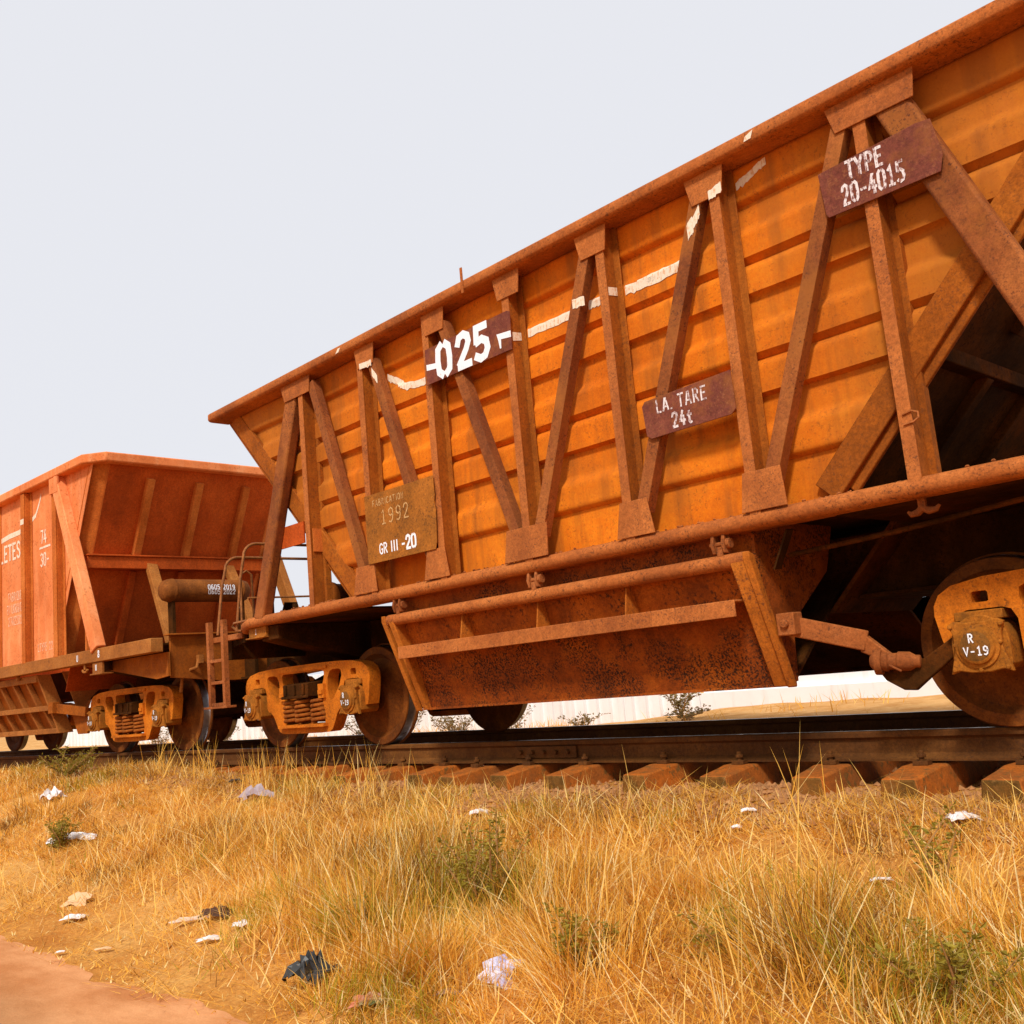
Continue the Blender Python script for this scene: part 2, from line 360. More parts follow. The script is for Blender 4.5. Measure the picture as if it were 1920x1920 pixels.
# ---------------------------------------------------------------- ground and road
def axis(parts):
    return np.unique(np.concatenate([np.arange(a, b, s) for a, b, s in parts]))
gx = axis([(-900,-100,100),(-100,-30,7),(-30,-12,0.6),(-12,6,0.09),(6,14,0.6),(14,100,8),(100,901,100)])
gy = axis([(-300,-40,40),(-40,-10,4),(-10,-5,0.5),(-5,-1,0.07),(-1,2,0.2),(2,10,0.3),(10,40,3),(40,900,60)])
GX, GY = np.meshgrid(gx, gy, indexing='ij')
GZ = ground_z(GX, GY)
nx, ny = GX.shape
idx = np.arange(nx*ny).reshape(nx, ny)
quads = np.stack([idx[:-1,:-1], idx[1:,:-1], idx[1:,1:], idx[:-1,1:]], -1).reshape(-1, 4)
def np_mesh(name, verts, faces, mats, nper=4, smooth=True):
    me = bpy.data.meshes.new(name); nv = len(verts); nf = len(faces)
    me.vertices.add(nv); me.vertices.foreach_set('co', np.asarray(verts, np.float32).ravel())
    me.loops.add(nf*nper); me.loops.foreach_set('vertex_index', np.asarray(faces, np.int32).ravel())
    me.polygons.add(nf); me.polygons.foreach_set('loop_start', np.arange(0, nf*nper, nper, dtype=np.int32))
    me.polygons.foreach_set('use_smooth', np.full(nf, smooth))
    me.update(calc_edges=True); me.validate()
    for m in (mats if isinstance(mats, list) else [mats]): me.materials.append(m)
    o = bpy.data.objects.new(name, me); col.objects.link(o); return o

def ground_mat():
    m, n, b = new_mat('dry_soil')
    tc = n.nodes.new('ShaderNodeTexCoord'); v = tc.outputs['Object']
    c = ramp(n, noise(n, v, 0.9, 8, 0.65), [(0.36, (0.50, 0.175, 0.028)), (0.5, (0.63, 0.27, 0.055)), (0.64, (0.72, 0.37, 0.10))])
    c = mix(n, ramp(n, noise(n, v, 26, 5, 0.7), [(0.42, bw(0)), (0.7, bw(0.6))]), c, (0.32, 0.12, 0.028))
    c = mix(n, ramp(n, noise(n, v, 60, 3, 0.7), [(0.60, bw(0)), (0.68, bw(0.8))]), c, (0.74, 0.48, 0.15))
    sep = n.nodes.new('ShaderNodeSeparateXYZ'); n.links.new(v, sep.inputs[0])
    mr = n.nodes.new('ShaderNodeMapRange'); mr.inputs[1].default_value = 1.8; mr.inputs[2].default_value = 3.4; n.links.new(sep.outputs['Y'], mr.inputs[0])
    c = mix(n, mr.outputs[0], c, ramp(n, noise(n, v, 3, 8, 0.7), [(0.38, (0.52, 0.24, 0.065)), (0.62, (0.68, 0.38, 0.14))]))   # pale sand beyond the track
    n.links.new(c, b.inputs['Base Color']); b.inputs['Roughness'].default_value = 0.95; b.inputs['Specular IOR Level'].default_value = 0.1
    bp = n.nodes.new('ShaderNodeBump'); bp.inputs['Strength'].default_value = 0.8; bp.inputs['Distance'].default_value = 0.03
    n.links.new(noise(n, v, 22, 7, 0.7), bp.inputs['Height']); n.links.new(bp.outputs[0], b.inputs['Normal'])
    return m
ground = np_mesh('ground', np.stack([GX, GY, GZ], -1).reshape(-1, 3), quads, ground_mat())
tag(ground, kind='structure')

def road_mat():
    m, n, b = new_mat('dusty_road')
    tc = n.nodes.new('ShaderNodeTexCoord'); v = tc.outputs['Object']
    sep = n.nodes.new('ShaderNodeSeparateXYZ'); n.links.new(v, sep.inputs[0])
    wob = n.nodes.new('ShaderNodeMath'); wob.operation = 'MULTIPLY_ADD'; wob.inputs[1].default_value = 0.5
    n.links.new(noise(n, v, 1.1, 6, 0.65), wob.inputs[0]); n.links.new(sep.outputs['Y'], wob.inputs[2])
    mr = n.nodes.new('ShaderNodeMapRange'); mr.inputs[1].default_value = -4.95; mr.inputs[2].default_value = -4.45
    n.links.new(wob.outputs[0], mr.inputs[0])
    dust = ramp(n, noise(n, v, 2.2, 8, 0.65, (0.5, 1, 1)), [(0.38, (0.52, 0.20, 0.066)), (0.62, (0.72, 0.34, 0.14))])
    dust = mix(n, 0.30, dust, ramp(n, noise(n, v, 120, 3, 0.7), [(0.35, bw(0.28)), (0.7, bw(0.62))]), 'OVERLAY')
    tar = ramp(n, noise(n, v, 90, 4, 0.7), [(0.40, (0.26, 0.12, 0.045)), (0.60, (0.38, 0.18, 0.070))])
    n.links.new(mix(n, mr.outputs[0], tar, dust), b.inputs['Base Color']); b.inputs['Roughness'].default_value = 0.95
    b.inputs['Specular IOR Level'].default_value = 0.1
    bp = n.nodes.new('ShaderNodeBump'); bp.inputs['Strength'].default_value = 0.5; bp.inputs['Distance'].default_value = 0.012
    n.links.new(noise(n, v, 40, 6, 0.7), bp.inputs['Height']); n.links.new(bp.outputs[0], b.inputs['Normal'])
    return m
rx = np.concatenate([np.arange(-120, -12, 4.0), np.arange(-12, 6, 0.06), np.arange(6, 61, 3.0)])
rv = []; 
for x in rx:
    e = -4.36+0.05*math.sin(x*1.7)+0.04*math.sin(x*4.1+1)+0.025*math.sin(x*11.3)+0.02*math.sin(x*23+2)+cy(max(x, -40))
    for yy, zz in ((e, -0.898), (e-0.12, -0.890), (-5.4+cy(max(x,-40)), -0.884), (-7.2+cy(max(x,-40)), -0.875), (-10.5+cy(max(x,-40)), -0.892)): rv.append((x, yy, zz))
nr = len(rx); ridx = np.arange(nr*5).reshape(nr, 5)
rq = np.stack([ridx[:-1,:-1], ridx[:-1,1:], ridx[1:,1:], ridx[1:,:-1]], -1).reshape(-1, 4)[:, ::-1]
road = np_mesh('road', rv, rq, road_mat()); tag(road, kind='structure')

# ---------------------------------------------------------------- rails and sleepers
prof = [(-.066,-.178),(.066,-.178),(.066,-.166),(.02,-.148),(.009,-.135),(.009,-.055),(.016,-.047),(.035,-.038),(.037,-.012),(.030,-.002),(.018,0.0),(-.018,0.0),(-.030,-.002),(-.037,-.012),(-.035,-.038),(-.016,-.047),(-.009,-.055),(-.009,-.135),(-.02,-.148),(-.066,-.166)]
rxs = np.concatenate([np.arange(-60, -3, 0.75), np.array([-3., 14.])])
for yr, lab in ((-.75, 'rusty rail nearest the grass with concrete sleeper ends showing below it'), (.75, 'rail behind the wheels with a thin bright polished top')):
    mb = MB(); k = len(prof)
    for x in rxs:
        for (a, z) in prof: mb.v.append((x, yr+a+cy(x), z))
    for i in range(len(rxs)-1):
        for j in range(k):
            j2 = (j+1) % k; mb.f.append([i*k+j, i*k+j2, (i+1)*k+j2, (i+1)*k+j]); mb.mi.append(1 if j in (10,) else 0)
    mb.f.append(list(range(k))); mb.mi.append(0); mb.f.append([(len(rxs)-1)*k+j for j in range(k)]); mb.mi.append(0)
    o = mb.build('railway_rail', [M['rail'], M['tread']], smooth=30); tag(o, lab, 'rail')
    if yr < 0:
        fp = MB(); fp.box(-1.12, -.42, yr-.034, yr-.012, -.142, -.05)
        for q in range(5): fp.cyl((-1.04+q*.135, yr-.034, -.095), (-1.04+q*.135, yr-.062, -.095), .019, 6)
        fp.build('fishplate', M['rail'], o, bevel=0.003)

M['concrete'] = rust('stained_concrete', (0.26, 0.085, 0.028), (0.38, 0.105, 0.022), (0.48, 0.125, 0.02), 3.5, speck=(0.13, 0.075, 0.02), speck_amt=0.8, speck_scale=20, streak=0.3, streak_col=(0.20, 0.10, 0.025), bump=0.7)
M['sleeper_end'] = rust('mossy_concrete', (0.10, 0.050, 0.014), (0.17, 0.072, 0.018), (0.26, 0.095, 0.024), 7, speck=(0.26, 0.12, 0.03), speck_amt=0.5, speck_scale=30, streak=0.2, bump=0.8)
def make_sleeper():
    root = empty('railway_sleeper')
    mb = MB(); st = [(-1.21,-.214,.100),(-1.0,-.192,.108),(-.9,-.179,.115),(-.6,-.179,.115),(-.35,-.215,.10),(.35,-.215,.10),(.6,-.179,.115),(.9,-.179,.115),(1.0,-.192,.108),(1.21,-.214,.100)]
    for y, z, hw in st:
        mb.v += [(-hw,y,z),(hw,y,z),(hw+.03,y,-.42),(-hw-.03,y,-.42)]
    for i in range(len(st)-1):
        for j in range(4): mb.f.append([i*4+j, i*4+(j+1)%4, i*4+4+(j+1)%4, i*4+4+j]); mb.mi.append(0)
    mb.f += [[0,1,2,3],[36,37,38,39]]; mb.mi += [1,1]
    mb.build('beam', [M['concrete'], M['sleeper_end']], root, bevel=0.014)
    for sy in (-.75, .75):
        for d in (-.105, .105):
            c = MB(); c.box(-.045,.045,sy+d-.035,sy+d+.035,-.1785,-.152); c.cyl((0,sy+d,-.16),(0,sy+d,-.095),.016,8); c.cyl((0,sy+d,-.135),(0,sy+d,-.115),.028,6)
            c.build('rail_clip', M['rail'], root, bevel=0.003)
    return root
sx = [-8.2,-7.5,-6.8,-6.15,-5.5,-4.9,-4.28,-3.66,-3.05,-2.66+.02,-2.0,-1.46,-.9,-.26,.50,1.11,1.77,2.41,3.05,3.7,4.35]
sl0 = make_sleeper()
for i, x in enumerate(sx):
    s = sl0 if i == 0 else copy_tree(sl0)
    s.location = (x, cy(x)+random.uniform(-.05,.06), random.uniform(-.022,.0)); s.rotation_euler = (0, 0, random.uniform(-.05,.05)+(-KCURVE*(x+3) if x < -3 else 0))
    tag(s, 'rust stained concrete sleeper under the rails, its end standing in straw', 'sleeper', 'sleepers under the track')

# ---------------------------------------------------------------- bogie (a part of each wagon, with its own sub-parts)
def arc(cx, cz, r, a0, a1, n=6): return [(cx+r*math.cos(R(a0+(a1-a0)*i/n)), cz+r*math.sin(R(a0+(a1-a0)*i/n))) for i in range(n+1)]
half = [(0,.850),(.35,.850),(.62,.846),(.88,.834),(1.06,.803),(1.135,.758),(1.168,.70),(1.172,.645),(1.15,.52),(1.118,.405),(1.058,.398),(1.05,.60),(1.03,.645),(.99,.660),(.80,.660),(.755,.645),(.728,.59),(.726,.43),(.70,.398),(.66,.394),(.60,.345),(.555,.27),(.50,.19),(.44,.165),(.30,.160),(0,.160)]
SF = half+[(-a, b) for a, b in reversed(half[1:-1])]
tri = [(.70,.752),(.665,.770),(.56,.772),(.50,.755),(.462,.70),(.452,.60),(.475,.49),(.50,.462),(.55,.49),(.66,.61),(.705,.70)]
win = [(.37,.775),(.40,.755),(.395,.70),(.365,.64),(.36,.46),(.395,.34),(.375,.255),(-.375,.255),(-.395,.34),(-.36,.46),(-.365,.64),(-.395,.70),(-.40,.755),(-.37,.775)]
slot = [(.865,.703),(.875,.697),(.945,.697),(.955,.703),(.955,.748),(.945,.757),(.875,.757),(.865,.748)]
HOLES = [tri, [(-a, b) for a, b in reversed(tri)], win, slot, [(-a, b) for a, b in reversed(slot)]]
def make_bogie(parent, x):
    bg_ = MB()                                                     # bolster
    bg_.prism([(-1.17,.53),(-1.17,.66),(-.8,.69),(-.35,.86),(.35,.86),(.8,.69),(1.17,.66),(1.17,.53),(.8,.50),(.4,.40),(-.4,.40),(-.8,.50)], 'x', -.235, .235)
    for s in (-1, 1):
        bg_.box(-.255, .255, s*1.172 if s > 0 else -1.185, 1.185 if s > 0 else s*1.172, .515, .545)
    for s in (-1, 1): bg_.cyl((0, s*.0, .86), (0, 0, .97), .22, 20)
    for xx in (-.17, 0, .17): bg_.box(xx-.016, xx+.016, -1.192, -1.17, .545, .655)
    bo = bg_.build('bogie', M['under'], parent, bevel=0.012); bo.location = (x, 0, 0)
    for s in (-1, 1):
        f = MB(); y0, y1 = (-1.075, -.945) if s < 0 else (.945, 1.075)
        f.prism(SF, 'y', y0, y1, HOLES)
        for sg in (-1, 1):                                          # wedge guides beside the spring window
            f.box(sg*.37-.05, sg*.37+.05, y0-.03 if s < 0 else y1, y0-.0 if s < 0 else y1+.03, .50, .64)
            f.box(sg*.37-.035, sg*.37+.035, y0-.045 if s < 0 else y1, y0 if s < 0 else y1+.045, .54, .58)
        f.box(-.43, .43, y0-.06 if s < 0 else y0, y1 if s < 0 else y1+.06, .222, .252)   # spring seat shelf
        f.box(-.46, .46, y0-.015 if s < 0 else y1, y0 if s < 0 else y1+.015, .790, .822)
        f.build('side_frame', M['bogie'], bo, bevel=0.014)
        for xs, yo in ((-.26, -.02), (0, -.06), (.26, -.02)):
            c = MB(); yc = s*(1.02-yo*.6); n = 5.4; pts = [(xs+.098*math.cos(t), yc+.098*math.sin(t), .262+.245*t/(2*math.pi*n)) for t in np.linspace(0, 2*math.pi*n, int(n*18))]
            c.tube(pts, .0185, 8); c.build('coil_spring', M['spring'], bo)
        for xa in (-.925, .925):
            b = MB(); ya, yb = (-1.13, -.92) if s < 0 else (.92, 1.13)
            b.prism(arc(xa,.475,.155,0,180,10)+[(xa-.155,.36),(xa-.12,.33),(xa+.12,.33),(xa+.155,.36)], 'y', ya, yb)
            b.box(xa-.13, xa+.13, ya+.03, yb, .60, .652)
            yo_ = -1.162 if s < 0 else 1.13
            b.prism([(xa-.115,.335),(xa-.165,.318),(xa-.15,.372),(xa-.128,.44),(xa-.128,.53),(xa-.150,.585),(xa-.115,.603),(xa-.05,.592),(xa+.05,.592),(xa+.115,.603),(xa+.150,.585),(xa+.128,.53),(xa+.128,.44),(xa+.15,.372),(xa+.165,.318),(xa+.115,.335),(xa+.05,.322),(xa-.05,.322)], 'y', yo_, yo_+.032)
            for ax_, az_ in ((-.135,.572),(.135,.572),(-.14,.342),(.14,.342),(-.118,.475),(.118,.475),(0,.583),(0,.335)):
                yy = yo_ if s < 0 else yo_+.032
                b.cyl((xa+ax_, yy-.014, az_-.0), (xa+ax_, yy+.014, az_), .014, 6)
            b.build('axle_box', M['box'], bo, bevel=0.006)
            cv = MB(); yy = -1.162 if s < 0 else 1.162
            cv.lathe([(.119,0),(.117,.012),(.100,.016),(.094,.030),(.080,.038),(.05,.042),(.02,.043)], (xa, yy, .462), (0, s, 0), 28, [1,1,1,1,0,0])
            cv.build('axle_cover', [M['cover'], M['box']], bo)
            if s < 0:
                t = MB(); a = 'R' if xa < 0 else 'U'
                text(t, 'R', (xa-.03, -1.2075, .483), X_, Z_, .046, .17)
                text(t, 'V-19', (xa-.062, -1.2065, .415), X_, Z_, .045, .17, .76)
                t.build('lettering', M['white'], bo, smooth=0, recalc=False)
    for xa in (-.925, .925):
        a = MB(); a.lathe([(.085,-.93),(.085,-.62),(.095,-.60),(.08,-.5),(.078,.5),(.095,.60),(.085,.62),(.085,.93)], (xa,0,.475), (0,1,0), 20)
        a.build('axle', M['under'], bo)
        for s in (-1, 1):
            wm = MB()                                              # h measured outward from wheel plane y = s*0.68
            P = [(.10,-.03),(.16,-.03),(.17,.02),(.33,.035),(.385,-.004),(.455,-.006),(.487,-.004),(.503,.010),(.502,.022),(.488,.036),(.476,.050),(.4745,.118),(.468,.130),(.405,.130),(.392,.108),(.36,.078),(.21,.105),(.165,.132),(.155,.160),(.09,.160)]
            mats = [0]*(len(P)-1)
            for i in (9,10): mats[i] = 1
            wm.lathe(P, (xa, s*.68, .475), (0, s, 0), 64, mats)
            wm.build('wheel', [M['wheel'], M['tread']], bo, smooth=40)
    br = MB()
    for sg in (-1, 1):
        br.bar((sg*.36,-.8,.40),(sg*.36,.8,.40),(1,0,0),.07,.1)
        for s in (-1, 1): br.box(sg*.38-.02 if sg>0 else -.45, .45 if sg>0 else sg*.38+.02, s*.74-.045, s*.74+.045, .30, .60)
    br.cyl((-.36,0.05,.46),(.36,0.05,.46),.022,8)
    br.build('brake_rigging', M['under'], bo, bevel=0.006)
    return bo

# ---------------------------------------------------------------- near wagon
W = empty('hopper_wagon', (0.03, 0, 0))
tag(W, 'orange rusted hopper wagon numbered 025 with ribbed sides and zigzag braces, nearest the viewer', 'hopper wagon', 'hopper wagons of the train')
def xe(z): return 2.42+0.966*(z-1.40)
# corrugated side sheets
PZ = [(3.56,0),(3.345,0),(3.315,1),(3.165,1),(3.125,0),(2.965,0),(2.94,1),(2.925,1),(2.90,0),(2.735,0),(2.705,1),(2.545,1),(2.505,0),(2.345,0),(2.32,1),(2.305,1),(2.28,0),(2.10,0),(2.07,1),(1.90,1),(1.86,0),(1.69,0),(1.655,1),(1.36,1)]
PZ = list(reversed(PZ))
PZ = [(z-(0.016 if k in (0,) else 0), k) for z, k in PZ]
def sheet_y(z, s=-1):
    z0 = min(max(z, PZ[0][0]), PZ[-1][0])
    return s*(1.430-0.045*np.interp(z0, [p[0] for p in PZ], [p[1] for p in PZ]))
def dent(x, z): return 0.006*math.sin(x*2.9+z*1.3)*math.sin(z*2.1+x)+0.004*math.sin(x*7.1+3*z)
for s in (-1, 1):
    mb = MB(); NX = 72; zs = list(np.linspace(PZ[0][0], PZ[-1][0], 121))
    for z in zs:
        X = xe(z)-.06
        for i in range(NX+1):
            x = -X+2*X*i/NX
            mb.v.append((x, sheet_y(z, s)+s*dent(x, z), z))
    for j in range(len(zs)-1):
        for i in range(NX):
            a = j*(NX+1)+i; mb.f.append([a, a+1, a+NX+2, a+NX+1]); mb.mi.append(0)
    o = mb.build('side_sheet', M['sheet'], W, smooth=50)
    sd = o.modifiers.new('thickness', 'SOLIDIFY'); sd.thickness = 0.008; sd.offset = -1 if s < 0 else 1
    for sg in (-1, 1):                                             # sloping edge strips
        e = MB()
        p = (sg*(xe(1.40)-.085), s*1.413, 1.40); q = (sg*(xe(3.57)-.085), s*1.413, 3.57)
        e.bar(p, q, (1,0,-sg*1), .175, .044)
        p = (sg*(xe(1.40)+.05), s*1.385, 1.40); q = (sg*(xe(3.57)+.05), s*1.385, 3.57)
        e.bar(p, q, (1,0,-sg*1), .095, .03)
        e.build('edge_strip', M['post'], W, bevel=0.008)
# end slopes
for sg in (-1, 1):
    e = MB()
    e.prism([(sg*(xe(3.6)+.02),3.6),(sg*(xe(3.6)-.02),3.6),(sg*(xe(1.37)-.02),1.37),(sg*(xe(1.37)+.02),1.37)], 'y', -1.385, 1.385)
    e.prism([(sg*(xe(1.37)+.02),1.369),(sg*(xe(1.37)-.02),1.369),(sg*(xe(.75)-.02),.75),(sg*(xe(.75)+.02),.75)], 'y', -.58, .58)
    e.build('slope_sheet', M['under'], W)  # underside shade is put into the sheet's dark colour
    c = MB(); c.prism([(sg*2.86,2.00),(sg*3.04,2.00),(sg*3.04,2.16),(sg*3.09,2.16),(sg*3.09,1.985),(sg*2.86,1.985)], 'y', -1.39, 1.39)
    c.box(min(sg*2.9,sg*3.06), max(sg*2.9,sg*3.06), -1.38, 1.38, 2.02, 2.13)
    for yy in (-.7, 0, .7):
        c.bar((sg*(xe(3.45)+.05), yy, 3.45), (sg*(xe(2.2)+.05), yy, 2.2), (0,1,0), .09, .07)
        c.bar((sg*(xe(2.0)+.05), yy, 2.0), (sg*(xe(1.35)+.05), yy, 1.35), (0,1,0), .09, .07)
    c.build('cross_beam', M['under'], W, bevel=0.006)
fl = MB(); fl.box(-2.43, 2.43, -1.37, 1.37, 1.335, 1.345); fl.build('hopper_floor', M['under'], W)
# top chord
mb = MB(); ch = [(-1.625,3.572),(-1.612,3.553),(-1.585,3.548),(-1.37,3.548),(-1.37,3.652),(-1.585,3.652),(-1.612,3.645),(-1.625,3.625)]
for s in (-1, 1):
    mb.prism([(s*a, b) for a, b in ch], 'x', -4.66, 4.66)
for sg in (-1, 1):
    mb.box(sg*4.56-.1, sg*4.56+.1, -1.369, 1.369, 3.55, 3.648)
mb.build('top_chord', M['tube'], W, bevel=0.015)
# posts: flange in front, web and a back flange on the sheet
PX = [-2.91,-1.92,-.975,0.0,.965,1.93,2.91]
for s in (-1, 1):
    for i, x in enumerate(PX):
        mb = MB(); low = 1.33
        mb.box(x-.036, x+.036, min(s*1.538,s*1.552), max(s*1.538,s*1.552), low, 3.55)
        mb.box(x+.018, x+.034, min(s*1.43,s*1.538), max(s*1.43,s*1.538), low, 3.55)
        if abs(x) < 2.5: mb.box(x+.020, x+.085, min(s*1.440,s*1.450), max(s*1.440,s*1.450), low, 3.55)
        else: mb.box(x-.06, x+.070, min(s*1.366,s*1.43), max(s*1.366,s*1.43), low, 3.55)
        mb.build('post', [M['post']], W, bevel=0.004)
        fl = MB(); fl.box(x-.0375, x+.0375, min(s*1.552,s*1.556), max(s*1.552,s*1.556), low+.01, 3.54)
        fl.build('post_face', M['gusset'], W)
# braces (angles): face in front, leg going back
DG = [(-2.73,3.47,-2.06,1.52),(-1.755,3.40,-1.12,1.52),(-.77,3.42,-.10,1.52),(.83,3.42,.115,1.52),(1.80,3.42,1.08,1.52),(2.79,3.42,2.055,1.52)]
for s in (-1, 1):
    for i, (x0,z0,x1,z1) in enumerate(DG):
        mb = MB(); yf = s*1.551
        mb.bar((x0,yf,z0),(x1,yf,z1),(1,0,0),.094,.010)
        d = Vector((x1-x0,0,z1-z0)).normalized(); rt = Vector((-d.z,0,d.x)) 
        if rt.x < 0: rt = -rt
        off = rt*.042
        mb.bar(Vector((x0,s*1.51,z0))+off, Vector((x1,s*1.51,z1))+off, (0,1,0), .078, .010)
        mb.build('brace', M['brace'], W, bevel=0.003)
    for sg in (-1, 1):                                             # heavy end braces
        mb = MB(); a = (sg*3.06, s*1.50, 3.5); b = (sg*3.92, s*1.50, 1.32)
        mb.bar(a, b, (1,0,0), .185, .11)
        mb.build('end_brace', M['brace'], W, bevel=0.02)
# gussets
def gus(name, poly, s, m=None, y=1.557, t=.010):
    mb = MB(); mb.prism(poly, 'y', s*y, s*(y+t)); return mb.build(name, m or M['gusset'], W, bevel=0.003)
for s in (-1, 1):
    for i, x in enumerate(PX[1:-1]):
        k = (-1.83,-.86,.03,.90,1.87)[i]
        gus('top_gusset', [(k-.155,3.60),(k+.16,3.60),(k+.125,3.365),(k-.105,3.365)], s, y=1.558)
    for x in (-2.99+.0, 2.99):
        gus('top_gusset', [(x-.27,3.61),(x+.28,3.61),(x+.25,3.385),(x-.19,3.385)] if x < 0 else [(x-.28,3.61),(x+.27,3.61),(x+.24,3.385),(x-.22,3.385)], s, y=1.5585)
    for x, a, b, c, d in ((-2.02,-.13,.13,-.19,.16),(-1.04,-.11,.11,-.17,.15),(0.0,-.20,.22,-.245,.205),(1.025,-.115,.115,-.165,.155),(2.01,-.13,.13,-.165,.145)):
        gus('bottom_gusset', [(x+c,1.362),(x+d,1.362),(x+b,1.60),(x+a,1.60)], s, y=1.557)
# side sill: rounded channel, its ends drawn in
for s in (-1, 1):
    mb = MB(); pts = [(-4.62,s*1.30,1.285),(-4.40,s*1.42,1.30),(-4.16,s*1.505,1.315)]+[(x,s*1.512,1.315) for x in (-3,-1,0,1,3)]+[(4.16,s*1.505,1.315),(4.40,s*1.42,1.30),(4.62,s*1.30,1.285)]
    mb.tube(pts, .052, 16)
    mb.box(-4.1, 4.1, min(s*1.37,s*1.505), max(s*1.37,s*1.505), 1.268, 1.362)
    mb.build('side_sill', M['tube'], W, smooth=40)
    for sg in (-1, 1):
        pd = MB(); pd.box(sg*4.08-.17, sg*4.08+.17, min(s*1.44,s*1.475), max(s*1.44,s*1.475), 1.165, 1.267)
        pd.box(sg*4.08-.20, sg*4.08+.17, min(s*1.36,s*1.50), max(s*1.36,s*1.50), 1.152, 1.167)
        pd.build('jack_pad', M['plate'], W, bevel=0.004)
t = MB(); text(t, '1', (-4.12,-1.4775,1.195), X_, Z_, .05, .2); t.build('jack_number', M['white2'], W, smooth=0, recalc=False)
# debris lying on the sill ledge
mb = MB()
for _ in range(260):
    x = random.choice([random.gauss(-3.2,.5), random.uniform(-4,4), random.gauss(0,.25), random.gauss(1.6,.5), random.gauss(-1.2,.3)]); 
    if abs(x) > 4: continue
    y = random.uniform(-1.52,-1.40); r = random.uniform(.006,.017)
    mb.lathe([(r*.5,-r*.5),(r,0),(r*.55,r*.55)], (x,y,1.368+r*.3), (random.uniform(-.5,.5),random.uniform(-.5,.5),1), 5)
o = mb.build('spilled_ore', M['frame'], W, smooth=0); o['kind'] = 'stuff'
# underframe
mb = MB()
mb.box(-5.75, 5.75, -.32, -.27, .86, 1.262); mb.box(-5.75, 5.75, .27, .32, .86, 1.262); mb.box(-5.75, 5.75, -.40, .40, .83, .858); mb.box(-5.75,5.75,-.269,.269,1.23,1.26)
mb.build('centre_sill', M['under'], W, bevel=0.006)
for sg in (-1, 1):
    mb = MB(); mb.prism([(-1.44,1.262),(-1.44,1.12),(-.45,.88),(.45,.88),(1.44,1.12),(1.44,1.262)], 'x', sg*3.89-.16, sg*3.89+.16)
    mb.build('body_bolster', M['under'], W, bevel=0.008)
    mb = MB(); mb.box(min(sg*2.36,sg*4.6), max(sg*2.36,sg*4.6), -1.40, 1.40, 1.264, 1.282)
    mb.build('end_platform', M['under'], W)
    mb = MB(); mb.box(sg*5.1-.06, sg*5.1+.06, -1.25, 1.25, 1.0, 1.262); mb.prism([(-.30,1.262),(-1.30,1.262),(-1.30,1.18),(-.5,1.1),(-.30,.9)], 'z', 0, 0.001) if False else None
    for s in (-1, 1): mb.bar((sg*4.58, s*1.33, 1.22),(sg*5.1, s*1.20, 1.20),(0,0,1),.14,.03)
    mb.box(min(sg*4.6,sg*5.15), max(sg*4.6,sg*5.15), -1.2, 1.2, 1.264, 1.28)
    mb.build('head_beam', M['under'], W, bevel=0.006)
# coupler heads
def coupler(parent, sg):
    mb = MB(); mb.bar((sg*5.6,0,1.0),(sg*5.9,0,1.0),(0,1,0),.14,.17)
    mb.prism([(sg*5.80,-.17),(sg*6.02,-.2),(sg*6.05,-.06),(sg*5.95,.02),(sg*6.0,.19),(sg*5.84,.19)], 'z', .87, 1.14)
    mb.build('coupler', M['under'], parent, bevel=0.02)
coupler(W, 1); coupler(W, -1)
